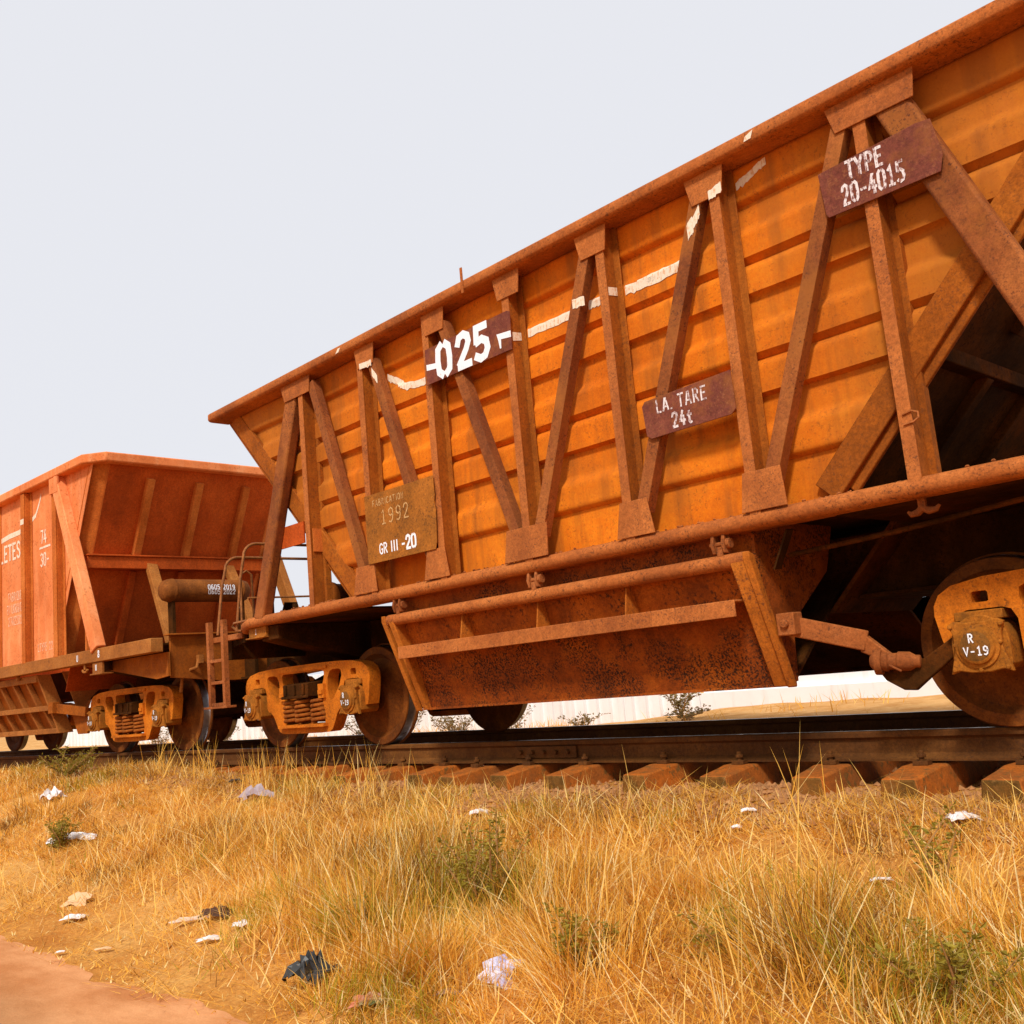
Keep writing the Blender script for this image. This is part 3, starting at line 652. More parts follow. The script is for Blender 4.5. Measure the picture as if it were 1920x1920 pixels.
# lower hopper chutes and their doors
for s in (-1, 1):  # far side panels get the shade-dark colour in place of their rust
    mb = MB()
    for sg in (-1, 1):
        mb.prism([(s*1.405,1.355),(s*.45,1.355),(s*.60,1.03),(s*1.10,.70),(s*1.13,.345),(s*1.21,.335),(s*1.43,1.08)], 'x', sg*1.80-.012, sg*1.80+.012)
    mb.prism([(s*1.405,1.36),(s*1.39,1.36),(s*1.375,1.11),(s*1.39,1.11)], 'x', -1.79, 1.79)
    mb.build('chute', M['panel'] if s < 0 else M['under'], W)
    fl = MB(); fl.prism([(s*.05,1.2),(s*.0,1.2),(s*1.08,.36),(s*1.12,.36)], 'x', -1.78, 1.78); fl.build('chute_floor', M['under'], W)  # coloured dark to stand for shade inside the chute
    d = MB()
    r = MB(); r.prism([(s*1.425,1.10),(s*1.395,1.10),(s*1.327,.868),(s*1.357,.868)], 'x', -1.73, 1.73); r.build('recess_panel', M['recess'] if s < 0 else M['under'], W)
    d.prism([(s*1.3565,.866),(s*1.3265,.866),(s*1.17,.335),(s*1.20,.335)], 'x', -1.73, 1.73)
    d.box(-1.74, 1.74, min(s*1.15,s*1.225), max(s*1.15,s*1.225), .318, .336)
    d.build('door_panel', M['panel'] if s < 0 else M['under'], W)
    d = MB(); d.tube([(-1.80,s*1.50,1.098),(1.80,s*1.50,1.098)], .048, 18)
    d.tube([(-1.86,s*1.50,1.098),(-1.80,s*1.50,1.098)], .038, 18)
    d.build('door_tube', M['tube'], W, smooth=40)
    d = MB(); d.box(-1.685, 1.685, min(s*1.515,s*1.527), max(s*1.515,s*1.527), .762, .865)
    d.box(-1.685, 1.685, min(s*1.345,s*1.515), max(s*1.345,s*1.515), .853, .865)
    d.build('door_angle', M['gusset'], W, bevel=0.004)
    for sg in (-1, 1):
        d = MB(); d.prism([(s*1.535,1.135),(s*1.545,1.08),(s*1.235,.318),(s*1.14,.318),(s*1.15,.40),(s*1.37,1.10)], 'x', sg*1.735-.035, sg*1.735+.075 if sg > 0 else sg*1.735+.035)
        d.prism([(s*1.555,1.14),(s*1.557,1.09),(s*1.25,.312),(s*1.205,.312),(s*1.50,1.12)], 'x', sg*1.80, sg*1.80+.05*sg)
        d.build('door_end_frame', M['endframe'], W, bevel=0.008)
    for x in (-.89,-.035,.81):
        d = MB(); d.prism([(s*1.42,1.07),(s*1.47,1.06),(s*1.505,.866),(s*1.36,.866)], 'x', x-.006, x+.006); d.build('door_rib', M['endframe'], W)
    for x in (-1.64,0,1.635):
        d = MB()
        for dx in (-.048,.03):
            d.prism([(s*1.47,1.275),(s*1.53,1.275),(s*1.548,1.21),(s*1.53,1.155),(s*1.48,1.15),(s*1.46,1.2)], 'x', x+dx-.011, x+dx+.011)
        d.cyl((x-.085,s*1.505,1.212),(x+.062,s*1.505,1.212),.016,10); d.cyl((x+.04,s*1.505,1.212),(x+.068,s*1.505,1.212),.034,10)
        d.box(x-.03, x+.012, min(s*1.48,s*1.53), max(s*1.48,s*1.53), 1.135, 1.195)
        d.build('door_hinge', M['frame'], W, bevel=0.004)
    for sg in ((1,) if s < 0 else (-1,)):                          # opening levers
        d = MB(); d.bar((sg*1.86,s*1.33,.695),(sg*2.30,s*1.14,.545),(0,0,1),.12,.05)
        d.prism([(sg*2.28,.60),(sg*2.47,.43),(sg*2.40,.42),(sg*2.26,.485)], 'y', s*1.165, s*1.115)
        d.box(min(sg*1.86,sg*1.98), max(sg*1.86,sg*1.98), min(s*1.27,s*1.375), max(s*1.27,s*1.375), .62, .755)
        d.cyl((sg*1.92,s*1.40,.69),(sg*1.92,s*1.25,.69),.028,10)
        d.build('door_lever', M['frame'], W, bevel=0.008)
        k = MB(); k.lathe([(.03,-.15),(.052,-.13),(.058,-.05),(.047,-.045),(.047,.0),(.056,.005),(.054,.07),(.036,.10),(.036,.125),(.02,.13)], (sg*2.46,s*1.13,.415), (sg*.95,-s*.25,-.08), 16)
        k.lathe([(.075,-.02),(.075,.02)], (sg*2.36,s*1.15,.42), (sg*.95,-s*.25,-.08), 14); k.cyl((sg*2.45,s*1.22,.40),(sg*2.52,s*1.22,.36),.008,6)
        k.build('lever_knuckle', M['frame'], W, bevel=0.004)
        k = MB(); k.prism([(sg*2.30,.40),(sg*2.36,.31),(sg*2.46,.25),(sg*2.53,.245),(sg*2.62,.31),(sg*2.82,.45),(sg*2.79,.53),(sg*2.60,.42),(sg*2.5,.42)], 'y', s*1.10, s*1.06)
        k.build('lever_link', M['under'], W, bevel=0.008)
        h = MB(); h.box(sg*2.88-.02, sg*2.88+.02, min(s*1.43,s*1.455), max(s*1.43,s*1.455), 1.215, 1.275)
        h.tube([(sg*2.88-.085,s*1.44,1.205),(sg*2.88-.07,s*1.44,1.188),(sg*2.88-.03,s*1.44,1.193),(sg*2.88,s*1.44,1.215),(sg*2.88+.03,s*1.44,1.193),(sg*2.88+.07,s*1.44,1.195),(sg*2.88+.09,s*1.44,1.215)], .016, 8, taper=[.5,1,1.3,1.6,1.3,1,.5])
        h.build('towing_hook', M['frame'], W)
        a = MB(); a.bar((sg*2.05,s*1.40,1.24),(sg*1.92,s*1.38,1.02),(0,1,0),.07,.012); a.build('stiffener', M['under'], W)
        tb = MB(); tb.tube([(sg*1.9,s*1.18,1.11),(sg*2.6,s*1.2,1.14),(sg*3.4,s*1.22,1.20)], .016, 8); tb.build('brake_pipe', M['under'], W)
ub = MB(); ub.tube([(2.90,-1.562,1.705),(2.95,-1.562,1.715),(2.985,-1.562,1.70),(2.985,-1.562,1.67),(2.955,-1.562,1.655),(2.90,-1.562,1.65)], .006, 6); ub.build('u_clip', M['frame'], W)
# number plates
def plate(name, poly, y, m, t=.008):
    mb = MB(); mb.prism(poly, 'y', -y-t, -y); return mb.build(name, m, W, bevel=0.002)
YP = 1.571; YT = -(YP+.008)-.0015
o = plate('number_plate', [(-.965,3.245),(.03,3.255),(.06,3.24),(.05,2.945),(-.97,2.945)], YP, M['maroon'])
t = MB(); 
text(t, '0', (-.825,YT,2.972), X_, Z_, .258, .25, .74, 1.2); text(t, '2', (-.575,YT,2.972), X_, Z_, .258, .24, .74, 1.15); text(t, '5', (-.365,YT,2.972), X_, Z_, .258, .24, .74, 1.15)
t.build('lettering', M['white'], o, smooth=0, recalc=False)
t = MB(); t.add([(-.955,YT,3.115),(-.825,YT,3.095),(-.825,YT,3.05),(-.955,YT,3.065)], [(0,1,2,3)]); t.add([(-.10,YT,3.105),(.055,YT,3.09),(.055,YT,3.04),(-.055,YT,3.055),(-.06,YT,2.985),(-.075,YT,2.985),(-.085,YT,3.05)], [(0,1,2,3,4,5,6)])
t.build('painted_stripe', M['white'], o, smooth=0, recalc=False)
o = plate('type_plate', [(2.64,3.19),(3.22,3.225),(3.30,3.215),(3.335,3.0),(3.31,2.91),(2.67,2.915),(2.655,2.94)], YP, M['maroon'])
t = MB(); text(t, 'TYPE', (2.81,YT,3.085), X_, Z_, .105, .165, .74, .72); text(t, '20-4015', (2.765,YT,2.945), X_, Z_, .115, .145, .72, .64)
t.build('lettering', M['white2'], o, smooth=0, recalc=False)
o = plate('tare_plate', [(1.20,2.19),(1.225,2.22),(1.90,2.245),(1.905,2.0),(1.87,1.972),(1.25,1.965),(1.215,1.99)], YP, M['maroon'])
t = MB(); text(t, 'LA.', (1.315,YT,2.12), X_, Z_, .085, .15, .76, .85); t.build('lettering', M['white2'], o, smooth=0, recalc=False); t = MB(); text(t, 'TARE', (1.49,YT,2.115), X_, Z_, .085, .14, .76, .90); t.build('lettering', M['white2'], o, smooth=0, recalc=False); t = MB(); text(t, '24t', (1.43,YT,1.995), X_, Z_, .095, .17, .76, .8)
t.build('lettering', M['white2'], o, smooth=0, recalc=False)
o = plate('date_plate', [(-1.945,2.20),(-1.40,2.195),(-.99,2.195),(-.985,2.03),(-1.0,1.98),(-.985,1.92),(-1.0,1.66),(-1.02,1.595),(-1.945,1.60)], YP, M['plate'])
t = MB(); text(t, 'FABRICATION', (-1.83,YT,2.085), X_, Z_, .055, .12, .80); text(t, '1992', (-1.72,YT,1.915), X_, Z_, .125, .09, .84); t.build('faded_lettering', M['faded'], o, smooth=0, recalc=False)
t = MB(); text(t, 'GR', (-1.77,YT,1.665), X_, Z_, .088, .15, .68); text(t, 'III', (-1.615,YT,1.665), X_, Z_, .088, .17, .68); text(t, '-', (-1.46,YT,1.665), X_, Z_, .088, .2, .68); text(t, '20', (-1.40,YT,1.655), X_, Z_, .11, .2, .66)
t.build('lettering', M['white'], o, smooth=0, recalc=False)
# the wavering white paint line along the side
def band(pts, wd, yf):
    t = MB(); vs = []; dense = []
    for (p, q) in zip(pts[:-1], pts[1:]):
        for k in range(10): dense.append((p[0]+(q[0]-p[0])*k/10, p[1]+(q[1]-p[1])*k/10))
    dense.append(pts[-1]); rows = (-1,-.66,-.33,0,.33,.66,1); n = len(dense); j = 0; e = 0
    for i, (x, z) in enumerate(dense):
        j = .6*j+random.uniform(-.004,.004); e = random.uniform(-.003,.003) if random.random() > .12 else -.012
        for r in rows:
            zz = z+r*wd/2+j+(e if r == -1 else 0); vs.append((x, yf(x, zz) if callable(yf) else yf, zz))
    t.add(vs, [(i*7+k, i*7+k+1, i*7+k+8, i*7+k+7) for i in range(n-1) for k in range(6)])
    t.build('painted_stripe', M['cream'], W, smooth=30, recalc=False)
def quad(vs):
    t = MB(); t.add(vs, [(0,1,2,3)]); t.build('painted_stripe', M['cream'], W, smooth=0, recalc=False)
onsheet = lambda x, z: float(sheet_y(z))-dent(x, z)-.004
band([(-1.73,3.26),(-1.60,3.195),(-1.47,3.10),(-1.31,3.07),(-1.06,3.055)], .062, onsheet)
band([(.09,3.086),(.30,3.081),(.66,3.079)], .066, onsheet)
band([(.72,3.10),(.90,3.09)], .06, onsheet)
band([(1.06,3.085),(1.30,3.070),(1.60,3.08)], .064, onsheet)
band([(1.20-.03,3.09),(1.38,3.093),(1.52,3.09),(1.56,3.13)], .06, onsheet)
band([(2.02,3.43),(2.13,3.465),(2.25,3.50)], .05, onsheet)
band([(.675,3.085),(.79,3.075)], .068, -1.5595)
band([(1.705,3.215),(1.755,3.26)], .10, -1.5595); band([(1.755,3.26),(1.815,3.33)], .07, -1.5595)
band([(1.90,3.378),(2.0,3.41)], .06, -1.5705)
band([(-1.90,3.378),(-1.72,3.368)], .05, -1.5705); band([(-1.735,3.29),(-1.66,3.20)], .075, -1.5595)
quad([(.037,-1.545,3.09),(.037,-1.44,3.10),(.037,-1.44,3.04),(.037,-1.545,3.02)])
quad([(1.002,-1.545,3.105),(1.002,-1.44,3.12),(1.002,-1.44,3.06),(1.002,-1.545,3.045)])
quad([(2.24,-1.629,3.60),(2.30,-1.629,3.622),(2.28,-1.629,3.575),(2.23,-1.629,3.572)])
quad([(-2.17,-1.629,3.57),(-2.13,-1.629,3.61),(-2.09,-1.629,3.61),(-2.12,-1.629,3.575)])
sp = MB(); sp.box(-.395,-.372,-1.635,-1.626,3.53,3.74); sp.build('bent_spike', M['tube'], W)
# end platform fittings at the far end of the near wagon
mb = MB()
def rail_loop(x, y0, y1, z0, z1, r=.014):
    pts = [(x,y0,z0),(x,y0+.07,z0+(z1-z0)*.6)]
    for k in range(6): a = math.pi/2*k/5; pts.append((x, y0+.12+.16*(1-math.cos(a))*1.0, z1-.14+.14*math.sin(a)))
    pts += [(x,y1,z1)]
    for k in range(4): a = math.pi/2*k/3; pts.append((x, y1+.12*math.sin(a), z1-.12*(1-math.cos(a))))
    pts += [(x,y1+.13,z0)]
    mb.tube(pts, r, 8)
rail_loop(-5.02, -1.42, 1.2, 1.27, 2.13, .016)
rail_loop(-4.60, -1.42, 1.2, 1.27, 2.22, .016)
mb.tube([(-4.74,-1.28,1.28),(-4.74,-1.27,1.9),(-4.74,-1.2,1.94),(-4.74,-1.14,1.90),(-4.74,-1.13,1.28)], .013, 8)
mb.tube([(-4.55,-1.30,1.62),(-4.55,1.1,1.66)], .011, 6)
mb.tube([(-4.3,-1.46,1.36),(-4.62,-1.44,1.36),(-4.66,-1.44,1.33),(-4.60,-1.42,1.28),(-4.5,-1.42,1.27),(-4.47,-1.42,1.33),(-4.55,-1.42,1.37)], .012, 6)
mb.tube([(-2.9,.6,1.28),(-2.9,.6,2.4)], .013, 6); mb.tube([(-2.6,.9,1.62),(-3.6,.9,1.62)], .012, 6); mb.tube([(-2.75,1.0,1.28),(-2.75,1.0,2.1)], .013, 6)
mb.build('handrail', M['pipe'], W, smooth=60)
lad = MB()
for x in (-5.27,-4.94): lad.box(x-.028, x+.028, -1.42, -1.36, .50, 1.43)
for z in (.51,.745,.98): lad.box(-5.24+.0, -4.97, -1.412, -1.37, z, z+.035)
lad.box(-5.36,-4.84,-1.45,-1.33,.485,.509); lad.box(-5.30,-4.6,-1.36,-1.30,1.20,1.26)
lad.build('step_ladder', M['under'] if False else M['frame'], W, bevel=0.004)
bc = MB(); bc.lathe([(.05,-.25),(.15,-.22),(.168,-.20),(.168,-.16),(.155,-.15),(.155,.12),(.17,.13),(.17,.17),(.14,.19),(.04,.20)], (-3.35,-.95,1.46), (.25,-1,0), 28)
bc.box(-3.5,-3.2,-1.0,-.7,1.27,1.33); bc.build('brake_cylinder', M['post'], W, bevel=0.003)
hb = MB(); hb.tube([(-3.6,-.55,1.45),(-3.7,-.52,1.95)], .026, 8); hb.tube([(-3.55,-.6,1.42),(-3.58,-.6,1.53),(-3.52,-.58,1.53)], .012, 6); hb.build('brake_lever', M['under'], W)
vb = MB(); vb.box(-3.9,-3.65,-1.2,-.95,1.283,1.42); vb.cyl((-4.1,-1.15,1.36),(-3.6,-1.1,1.38),.02,8); vb.cyl((-3.78,-1.2,1.42),(-3.78,-1.2,1.47),.03,8); vb.bar((-4.25,-1.05,1.28),(-4.1,-1.05,1.52),(0,1,0),.16,.012); vb.bar((-4.0,-1.35,1.30),(-4.0,-1.35,1.52),(1,0,0),.12,.01)
vb.build('valve_block', M['under'], W, bevel=0.006)
rg = MB(); rg.box(-3.60,-3.14,-1.455,-1.44,1.99,2.20); rg.build('repair_plate', M['rend'], W)
rg = MB(); rg.box(-2.96,-2.82,-1.561,-1.557,1.86,2.06) if False else rg.box(-2.872,-2.862,-1.53,-1.385,1.86,2.08); rg.build('bracket', M['rpost'], W)
make_bogie(W, -3.92); make_bogie(W, 3.86)

# ---------------------------------------------------------------- far wagon, of another build
FW = empty('hopper_wagon', (-12.0, -0.235, 0), 0.049)
tag(FW, 'smooth sided red hopper wagon with a sloping end, coupled behind at the left edge', 'hopper wagon', 'hopper wagons of the train')
def xf(z): return 2.64+0.51*(z-1.36)
for s in (-1, 1):
    mb = MB(); mb.prism([(-xf(1.36),1.36),(xf(1.36),1.36),(xf(3.86),3.86),(-xf(3.86),3.86)], 'y', s*1.50, s*1.492)
    mb.build('side_panel', M['rside'], FW)
    for x in (-2.85,-1.7,-.55,.55,1.75,2.86):
        mb = MB()
        mb.box(x-.065, x+.065, min(s*1.585,s*1.602), max(s*1.585,s*1.602), 1.36, 3.84); mb.box(x+.045, x+.065, min(s*1.502,s*1.584), max(s*1.502,s*1.584), 1.36, 3.84); mb.box(x-.065, x-.045, min(s*1.502,s*1.584), max(s*1.502,s*1.584), 1.36, 3.84)
        mb.box(x+.066, x+.13, min(s*1.501,s*1.515), max(s*1.501,s*1.515), 1.36, 3.84)
        mb.build('post', M['rpost'], FW, bevel=0.006)
    for sg in (-1, 1):
        mb = MB(); mb.bar((sg*2.90,s*1.56,3.84),(sg*4.08,s*1.56,1.36),(1,0,0),.20,.13)
        mb.build('end_brace', M['rside'] if s < 0 else M['rframe'], FW, bevel=0.012)
        mb = MB(); mb.prism([(sg*(2.86-.07),3.84),(sg*3.06,3.84),(sg*3.06,3.62),(sg*(2.86-.07),3.62)], 'y', s*1.603, s*1.63); mb.build('top_gusset', M['rside'], FW, bevel=0.003)
    mb = MB(); mb.box(-5.55, 5.55, min(s*1.44,s*1.60), max(s*1.44,s*1.60), 1.205, 1.372)
    mb.build('side_sill', M['rframe'], FW, bevel=0.008)
    for sg in (-1, 1):
        mb = MB(); mb.prism([(sg*3.2,1.204),(sg*5.5,1.204),(sg*5.5,.92),(sg*5.2,.90),(sg*3.9,1.10)], 'y', s*1.36, s*1.33)
        mb.build('sill_web', M['post'], FW)
        t = MB(); t.box(sg*4.08-.14, sg*4.08+.14, min(s*1.55,s*1.58), max(s*1.55,s*1.58), 1.06, 1.204); t.box(sg*4.08-.18, sg*4.08+.16, min(s*1.44,s*1.60), max(s*1.44,s*1.60), 1.045, 1.062)
        t.build('jack_pad', M['rframe'], FW, bevel=0.003)
mb = MB()
for sg in (-1, 1):
    pts = []
    for z in (3.86, 1.36, .9):
        pts.append((sg*(xf(z)+.06), z))
    e = MB()
    e.prism([(pts[0][0]-.01,3.86),(pts[0][0]+.01,3.86),(pts[2][0]+.01,.9),(pts[2][0]-.01,.9)], 'y', -1.31, 1.31)
    e.build('end_sheet', M['rend'], FW)
    for s in (-1, 1):
        c = MB(); a0, a1 = sg*(xf(3.86)-.10), sg*(xf(1.36)-.10); b0, b1 = sg*(xf(3.86)+.075), sg*(xf(1.36)+.075)
        c.add([(a0,s*1.508,3.86),(b0,s*1.30,3.86),(b1,s*1.30,1.36),(a1,s*1.508,1.36),(a0-.02*sg,s*1.49,3.86),(b0-.02*sg,s*1.28,3.86),(b1-.02*sg,s*1.28,1.36),(a1-.02*sg,s*1.49,1.36)],
              [(0,1,2,3),(7,6,5,4),(0,4,5,1),(1,5,6,2),(2,6,7,3),(3,7,4,0)])
        c.build('corner_strip', M['rpost'], FW)
    c = MB(); c.box(min(sg*3.15,sg*3.50), max(sg*3.15,sg*3.50), -1.42, 1.42, 2.50, 2.665); c.box(min(sg*3.2,sg*3.53), max(sg*3.2,sg*3.53), -1.43, 1.43, 2.666, 2.69)
    c.build('cross_beam', M['rend'], FW, bevel=0.006)
    for y in (-.70,.04,.80):
        c = MB(); c.bar((sg*(xf(3.70)+.10),y,3.70),(sg*(xf(2.70)+.10),y,2.70),(0,1,0),.11,.09); c.build('end_rib', M['rpost'], FW, bevel=0.01)
        c = MB(); c.bar((sg*(xf(2.50)+.09),y,2.50),(sg*(xf(1.37)+.09),y,1.37),(0,1,0),.10,.08); c.build('end_rib', M['rend'], FW, bevel=0.01)
    for y0, y1 in ((-.50,-.72),(.72,.60)):
        c = MB(); c.bar((sg*3.47,y0,2.55),(sg*4.42,y1,1.37),(0,1,0),.15,.09); c.build('end_strut', M['rframe'] if True else None, FW, bevel=0.008)
    c = MB()
    c.prism([(-1.30,1.40),(1.30,1.40),(1.30,.90),(.6,.82),(-.6,.82),(-1.30,.90)], 'x', sg*5.42, sg*5.46); c.box(min(sg*5.40,sg*5.53), max(sg*5.40,sg*5.53), -1.36, 1.36, 1.401, 1.42)
    c.build('head_beam', M['post'], FW, bevel=0.004)
    c = MB(); c.box(min(sg*2.6,sg*5.4), max(sg*2.6,sg*5.4), -1.43, 1.43, 1.30, 1.32); c.prism([(-1.40,1.29),(-1.40,1.1),(-.45,.88),(.45,.88),(1.40,1.1),(1.40,1.29)], 'x', sg*3.89-.15, sg*3.89+.15)
    c.build('end_platform', M['under'], FW)
    coupler(FW, sg)
# chord with chamfered corners
c = MB(); outer = [(3.84,-1.63),(4.13,-1.42),(4.13,1.42),(3.84,1.63),(-3.84,1.63),(-4.13,1.42),(-4.13,-1.42),(-3.84,-1.63)]
inner = [(3.74,-1.47),(3.90,-1.32),(3.90,1.32),(3.74,1.47),(-3.74,1.47),(-3.90,1.32),(-3.90,-1.32),(-3.74,-1.47)]
c.prism(outer, 'z', 3.845, 3.975, [list(reversed(inner))]); c.build('top_chord', M['rside'], FW, bevel=0.02)
c = MB(); c.box(-5.7,5.7,-.3,-.25,.85,1.29); c.box(-5.7,5.7,.25,.3,.85,1.29); c.box(-5.7,5.7,-.36,.36,.82,.848); c.build('centre_sill', M['under'], FW)
for s in (-1, 1):
    d = MB()
    d.prism([(s*1.40,1.14),(s*1.37,1.14),(s*1.03,.35),(s*1.06,.35)], 'x', -1.80, 1.80); d.build('door_panel', M['post'], FW)
    d = MB()
    for y, z, h in ((1.43,1.08,.10),(1.27,.665,.075),(1.125,.335,.075)):
        d.box(-1.88, 1.88, min(s*(y-.14),s*(y+.05)), max(s*(y-.14),s*(y+.05)), z, z+h)
    d.build('door_bars', M['rframe'], FW, bevel=0.006)
    for sg in (-1, 1):
        d = MB(); d.prism([(s*1.49,1.18),(s*1.18,.335),(s*.98,.335),(s*1.30,1.18)], 'x', sg*1.88, sg*1.93); d.prism([(s*1.22,1.2),(s*.6,1.2),(s*.7,.9),(s*1.0,.62)], 'x', sg*2.12, sg*2.15)
        d.build('door_end_frame', M['rframe'], FW, bevel=0.006)
        d = MB(); d.bar((sg*1.9,s*1.27,.70),(sg*2.7,s*1.12,.60),(0,0,1),.13,.06); d.box(min(sg*1.9,sg*2.06), max(sg*1.9,sg*2.06), min(s*1.22,s*1.33), max(s*1.22,s*1.33), .62, .78)
        d.prism([(sg*2.1,.60),(sg*2.75,.56),(sg*2.6,.30),(sg*2.3,.30)], 'y', s*1.08, s*1.04)
        d.build('door_lever', M['post'], FW, bevel=0.006)
    for x in (-1.45,-.95,-.45,.0,.45,.95,1.45):
        d = MB(); d.prism([(s*1.40,1.09),(s*1.46,1.09),(s*1.30,.735),(s*1.22,.735)], 'x', x-.03, x+.03); d.build('door_rib', M['rframe'], FW)
        d = MB(); d.prism([(s*1.20,.67),(s*1.29,.67),(s*1.16,.405),(s*1.07,.405)], 'x', x+.2-.03, x+.2+.03); d.build('door_rib', M['rframe'], FW)
d = MB()
for x in (-1.3,0,1.3):
    d.box(x-.02,x+.02,-1.53,-1.49,1.14,1.206); d.cyl((x-.05,-1.51,1.17),(x+.05,-1.51,1.17),.02,8)
d.build('door_hinges', M['rframe'], FW)
# lettering and the paint line on the red side
t = MB(); yt = -1.5035
for i, chn in enumerate('PELLETES'[-7:]): text(t, chn, (1.44-.165*(7-i),yt,2.96), X_, Z_, .24, .16, .7)
text(t, '74', (2.17,yt,3.03), X_, Z_, .19, .13, .7, .8); text(t, '30-', (2.15,yt,2.70), X_, Z_, .19, .13, .7, .8); t.add([(2.12,yt,2.955),(2.50,yt,2.955),(2.50,yt,2.985),(2.12,yt,2.985)], [(0,1,2,3)])
t.build('lettering', M['faint2'], FW, smooth=0, recalc=False)
t = MB(); text(t, 'FABRIQUE', (.93,yt,2.33), X_, Z_, .13, .12, .66, .82); text(t, 'EN UKRAINE', (.88,yt,2.15), X_, Z_, .13, .12, .62, .76); text(t, '27022013', (.93,yt,1.97), X_, Z_, .13, .12, .66, .88); text(t, 'LTYPE 22', (2.02,yt,1.50), X_, Z_, .11, .12, .66, .9)
t.build('faded_lettering', M['faint'], FW, smooth=0, recalc=False)
t = MB()
def strip(pts, wd, y):
    vs = []
    for x, z in pts: vs += [(x,y,z-wd/2),(x,y,z+wd/2)]
    t.add(vs, [(2*i,2*i+2,2*i+3,2*i+1) for i in range(len(pts)-1)])
strip([(.62,3.30),(1.0,3.33),(1.40,3.33),(1.56,3.40)], .075, yt); strip([(1.69,3.42),(1.815,3.42)], .08, -1.6045); strip([(1.88,3.44),(2.0,3.48),(2.12,3.62),(2.2,3.74)], .065, yt)
t.build('painted_stripe', M['cream'], FW, smooth=0, recalc=False)
t = MB(); text(t, 'II', (4.02,-1.583,1.10), X_, Z_, .07, .2, .6); text(t, '8', (4.15,-1.603,1.26), X_, Z_, .08, .2); text(t, 'U', (3.52,-1.603,1.25), X_, Z_, .08, .16); t.build('sill_mark', M['white'], FW, smooth=0, recalc=False)
# air reservoir across the end platform
a = MB(); a.lathe([(.02,-.64),(.09,-.625),(.13,-.59),(.148,-.53),(.15,-.50),(.155,-.495),(.155,-.475),(.148,-.47),(.148,.47),(.155,.475),(.155,.495),(.148,.50),(.13,.58),(.09,.615),(.02,.63)], (4.86,-.46,2.02), (0,1,0), 28)
tank = a.build('air_reservoir', M['tank'], FW, smooth=45)
for y in (-.95,.05):
    a = MB(); a.box(4.80,4.92,y-.02,y+.02,1.40,1.89); a.build('tank_bracket', M['under'], tank)
t = MB()
for k, line in enumerate(('0605 2019', '0605 2022')):
    ang = R(8-k*24); 
    text(t, line, (4.86+.1505*math.cos(ang), -.46-.05, 2.02+.1505*math.sin(ang)-.02), (0,1,0), (-math.sin(ang),0,math.cos(ang)), .062, .17, .74)
t.build('lettering', M['white'], tank, smooth=0, recalc=False)
h = MB(); h.tube([(5.50,-.95,1.12),(5.52,-1.0,1.0),(5.46,-1.05,.98),(5.35,-1.10,.90),(5.30,-1.10,.72)], .02, 8); h.box(5.48,5.55,-.98,-.92,1.05,1.15); h.build('air_hose', M['rframe'], FW)
h = MB(); h.box(3.72,3.76,-1.57,-1.54,1.372,1.80); h.build('stanchion', M['rpost'], FW)
h = MB(); h.box(3.66,3.69,-1.57,-1.55,1.13,1.204); h.tube([(3.60,-1.56,1.13),(3.63,-1.56,1.105),(3.675,-1.56,1.10),(3.72,-1.56,1.105),(3.75,-1.56,1.13)], .015, 6); h.build('towing_hook', M['rframe'], FW)
make_bogie(FW, -3.89); make_bogie(FW, 3.89)

# ---------------------------------------------------------------- white boundary wall beyond the track
def wall_mat():
    m, n, b = new_mat('white_wall')
    tc = n.nodes.new('ShaderNodeTexCoord'); v = tc.outputs['Object']
    c = ramp(n, noise(n, v, 1.3, 7, 0.65), [(0.3, (0.80, 0.78, 0.76)), (0.65, (0.86, 0.86, 0.86))])
    c = mix(n, ramp(n, noise(n, v, 5, 5, 0.6, (1,1,.12)), [(0.55, bw(0)), (0.75, bw(0.35))]), c, (0.55, 0.47, 0.38))
    n.links.new(c, b.inputs['Base Color']); b.inputs['Roughness'].default_value = 0.9; return m
M['wall'] = wall_mat()
wl = empty('boundary_wall', (0, 6.9, 0)); tag(wl, 'long white panel wall running beyond the track, seen under the wagons', 'wall')
for k in range(22):
    x0 = -34+k*1.72
    if x0 < -5.6:
        p = MB(); nseg = 5; pts = []
        p.box(x0+.06, x0+1.66, -.03, .03, -.6, 1.05)
        for q in range(nseg): p.box(x0+.16+q*.3, x0+.30+q*.3, -.115, -.0305, -.6, 1.05)
        p.build('wall_panel', M['wall'], wl, bevel=0.006)
        p = MB(); p.box(x0-.06, x0+.058, -.06, .06, -.6, 1.12); p.build('wall_post', M['wall'], wl, bevel=0.01)
p = MB(); p.box(-4.70, 18, -.05, .06, -.5, 1.1); p.box(-4.70, 18, -.16, -.0505, -.5, 0.02); p.build('plastered_wall', M['wall'], wl)

# ---------------------------------------------------------------- leafy plants
def leaf_mat(name, a, b_, c):
    m, n, b = new_mat(name)
    tc = n.nodes.new('ShaderNodeTexCoord')
    n.links.new(ramp(n, noise(n, tc.outputs['Object'], 14, 4, 0.7), [(0.3, a), (0.5, b_), (0.7, c)]), b.inputs['Base Color'])
    b.inputs['Roughness'].default_value = 0.7
    tr = n.nodes.new('ShaderNodeBsdfTranslucent'); tr.inputs[0].default_value = (*b_, 1)
    mx = n.nodes.new('ShaderNodeMixShader'); mx.inputs[0].default_value = 0.3
    n.links.new(b.outputs[0], mx.inputs[1]); n.links.new(tr.outputs[0], mx.inputs[2]); n.links.new(mx.outputs[0], n.nodes['Material Output'].inputs[0])
    return m
M['leaf'] = leaf_mat('weed_leaf', (0.17, 0.13, 0.010), (0.30, 0.22, 0.014), (0.48, 0.34, 0.03))
M['leafd'] = leaf_mat('dusty_leaf', (0.13, 0.085, 0.025), (0.22, 0.15, 0.045), (0.38, 0.27, 0.10))
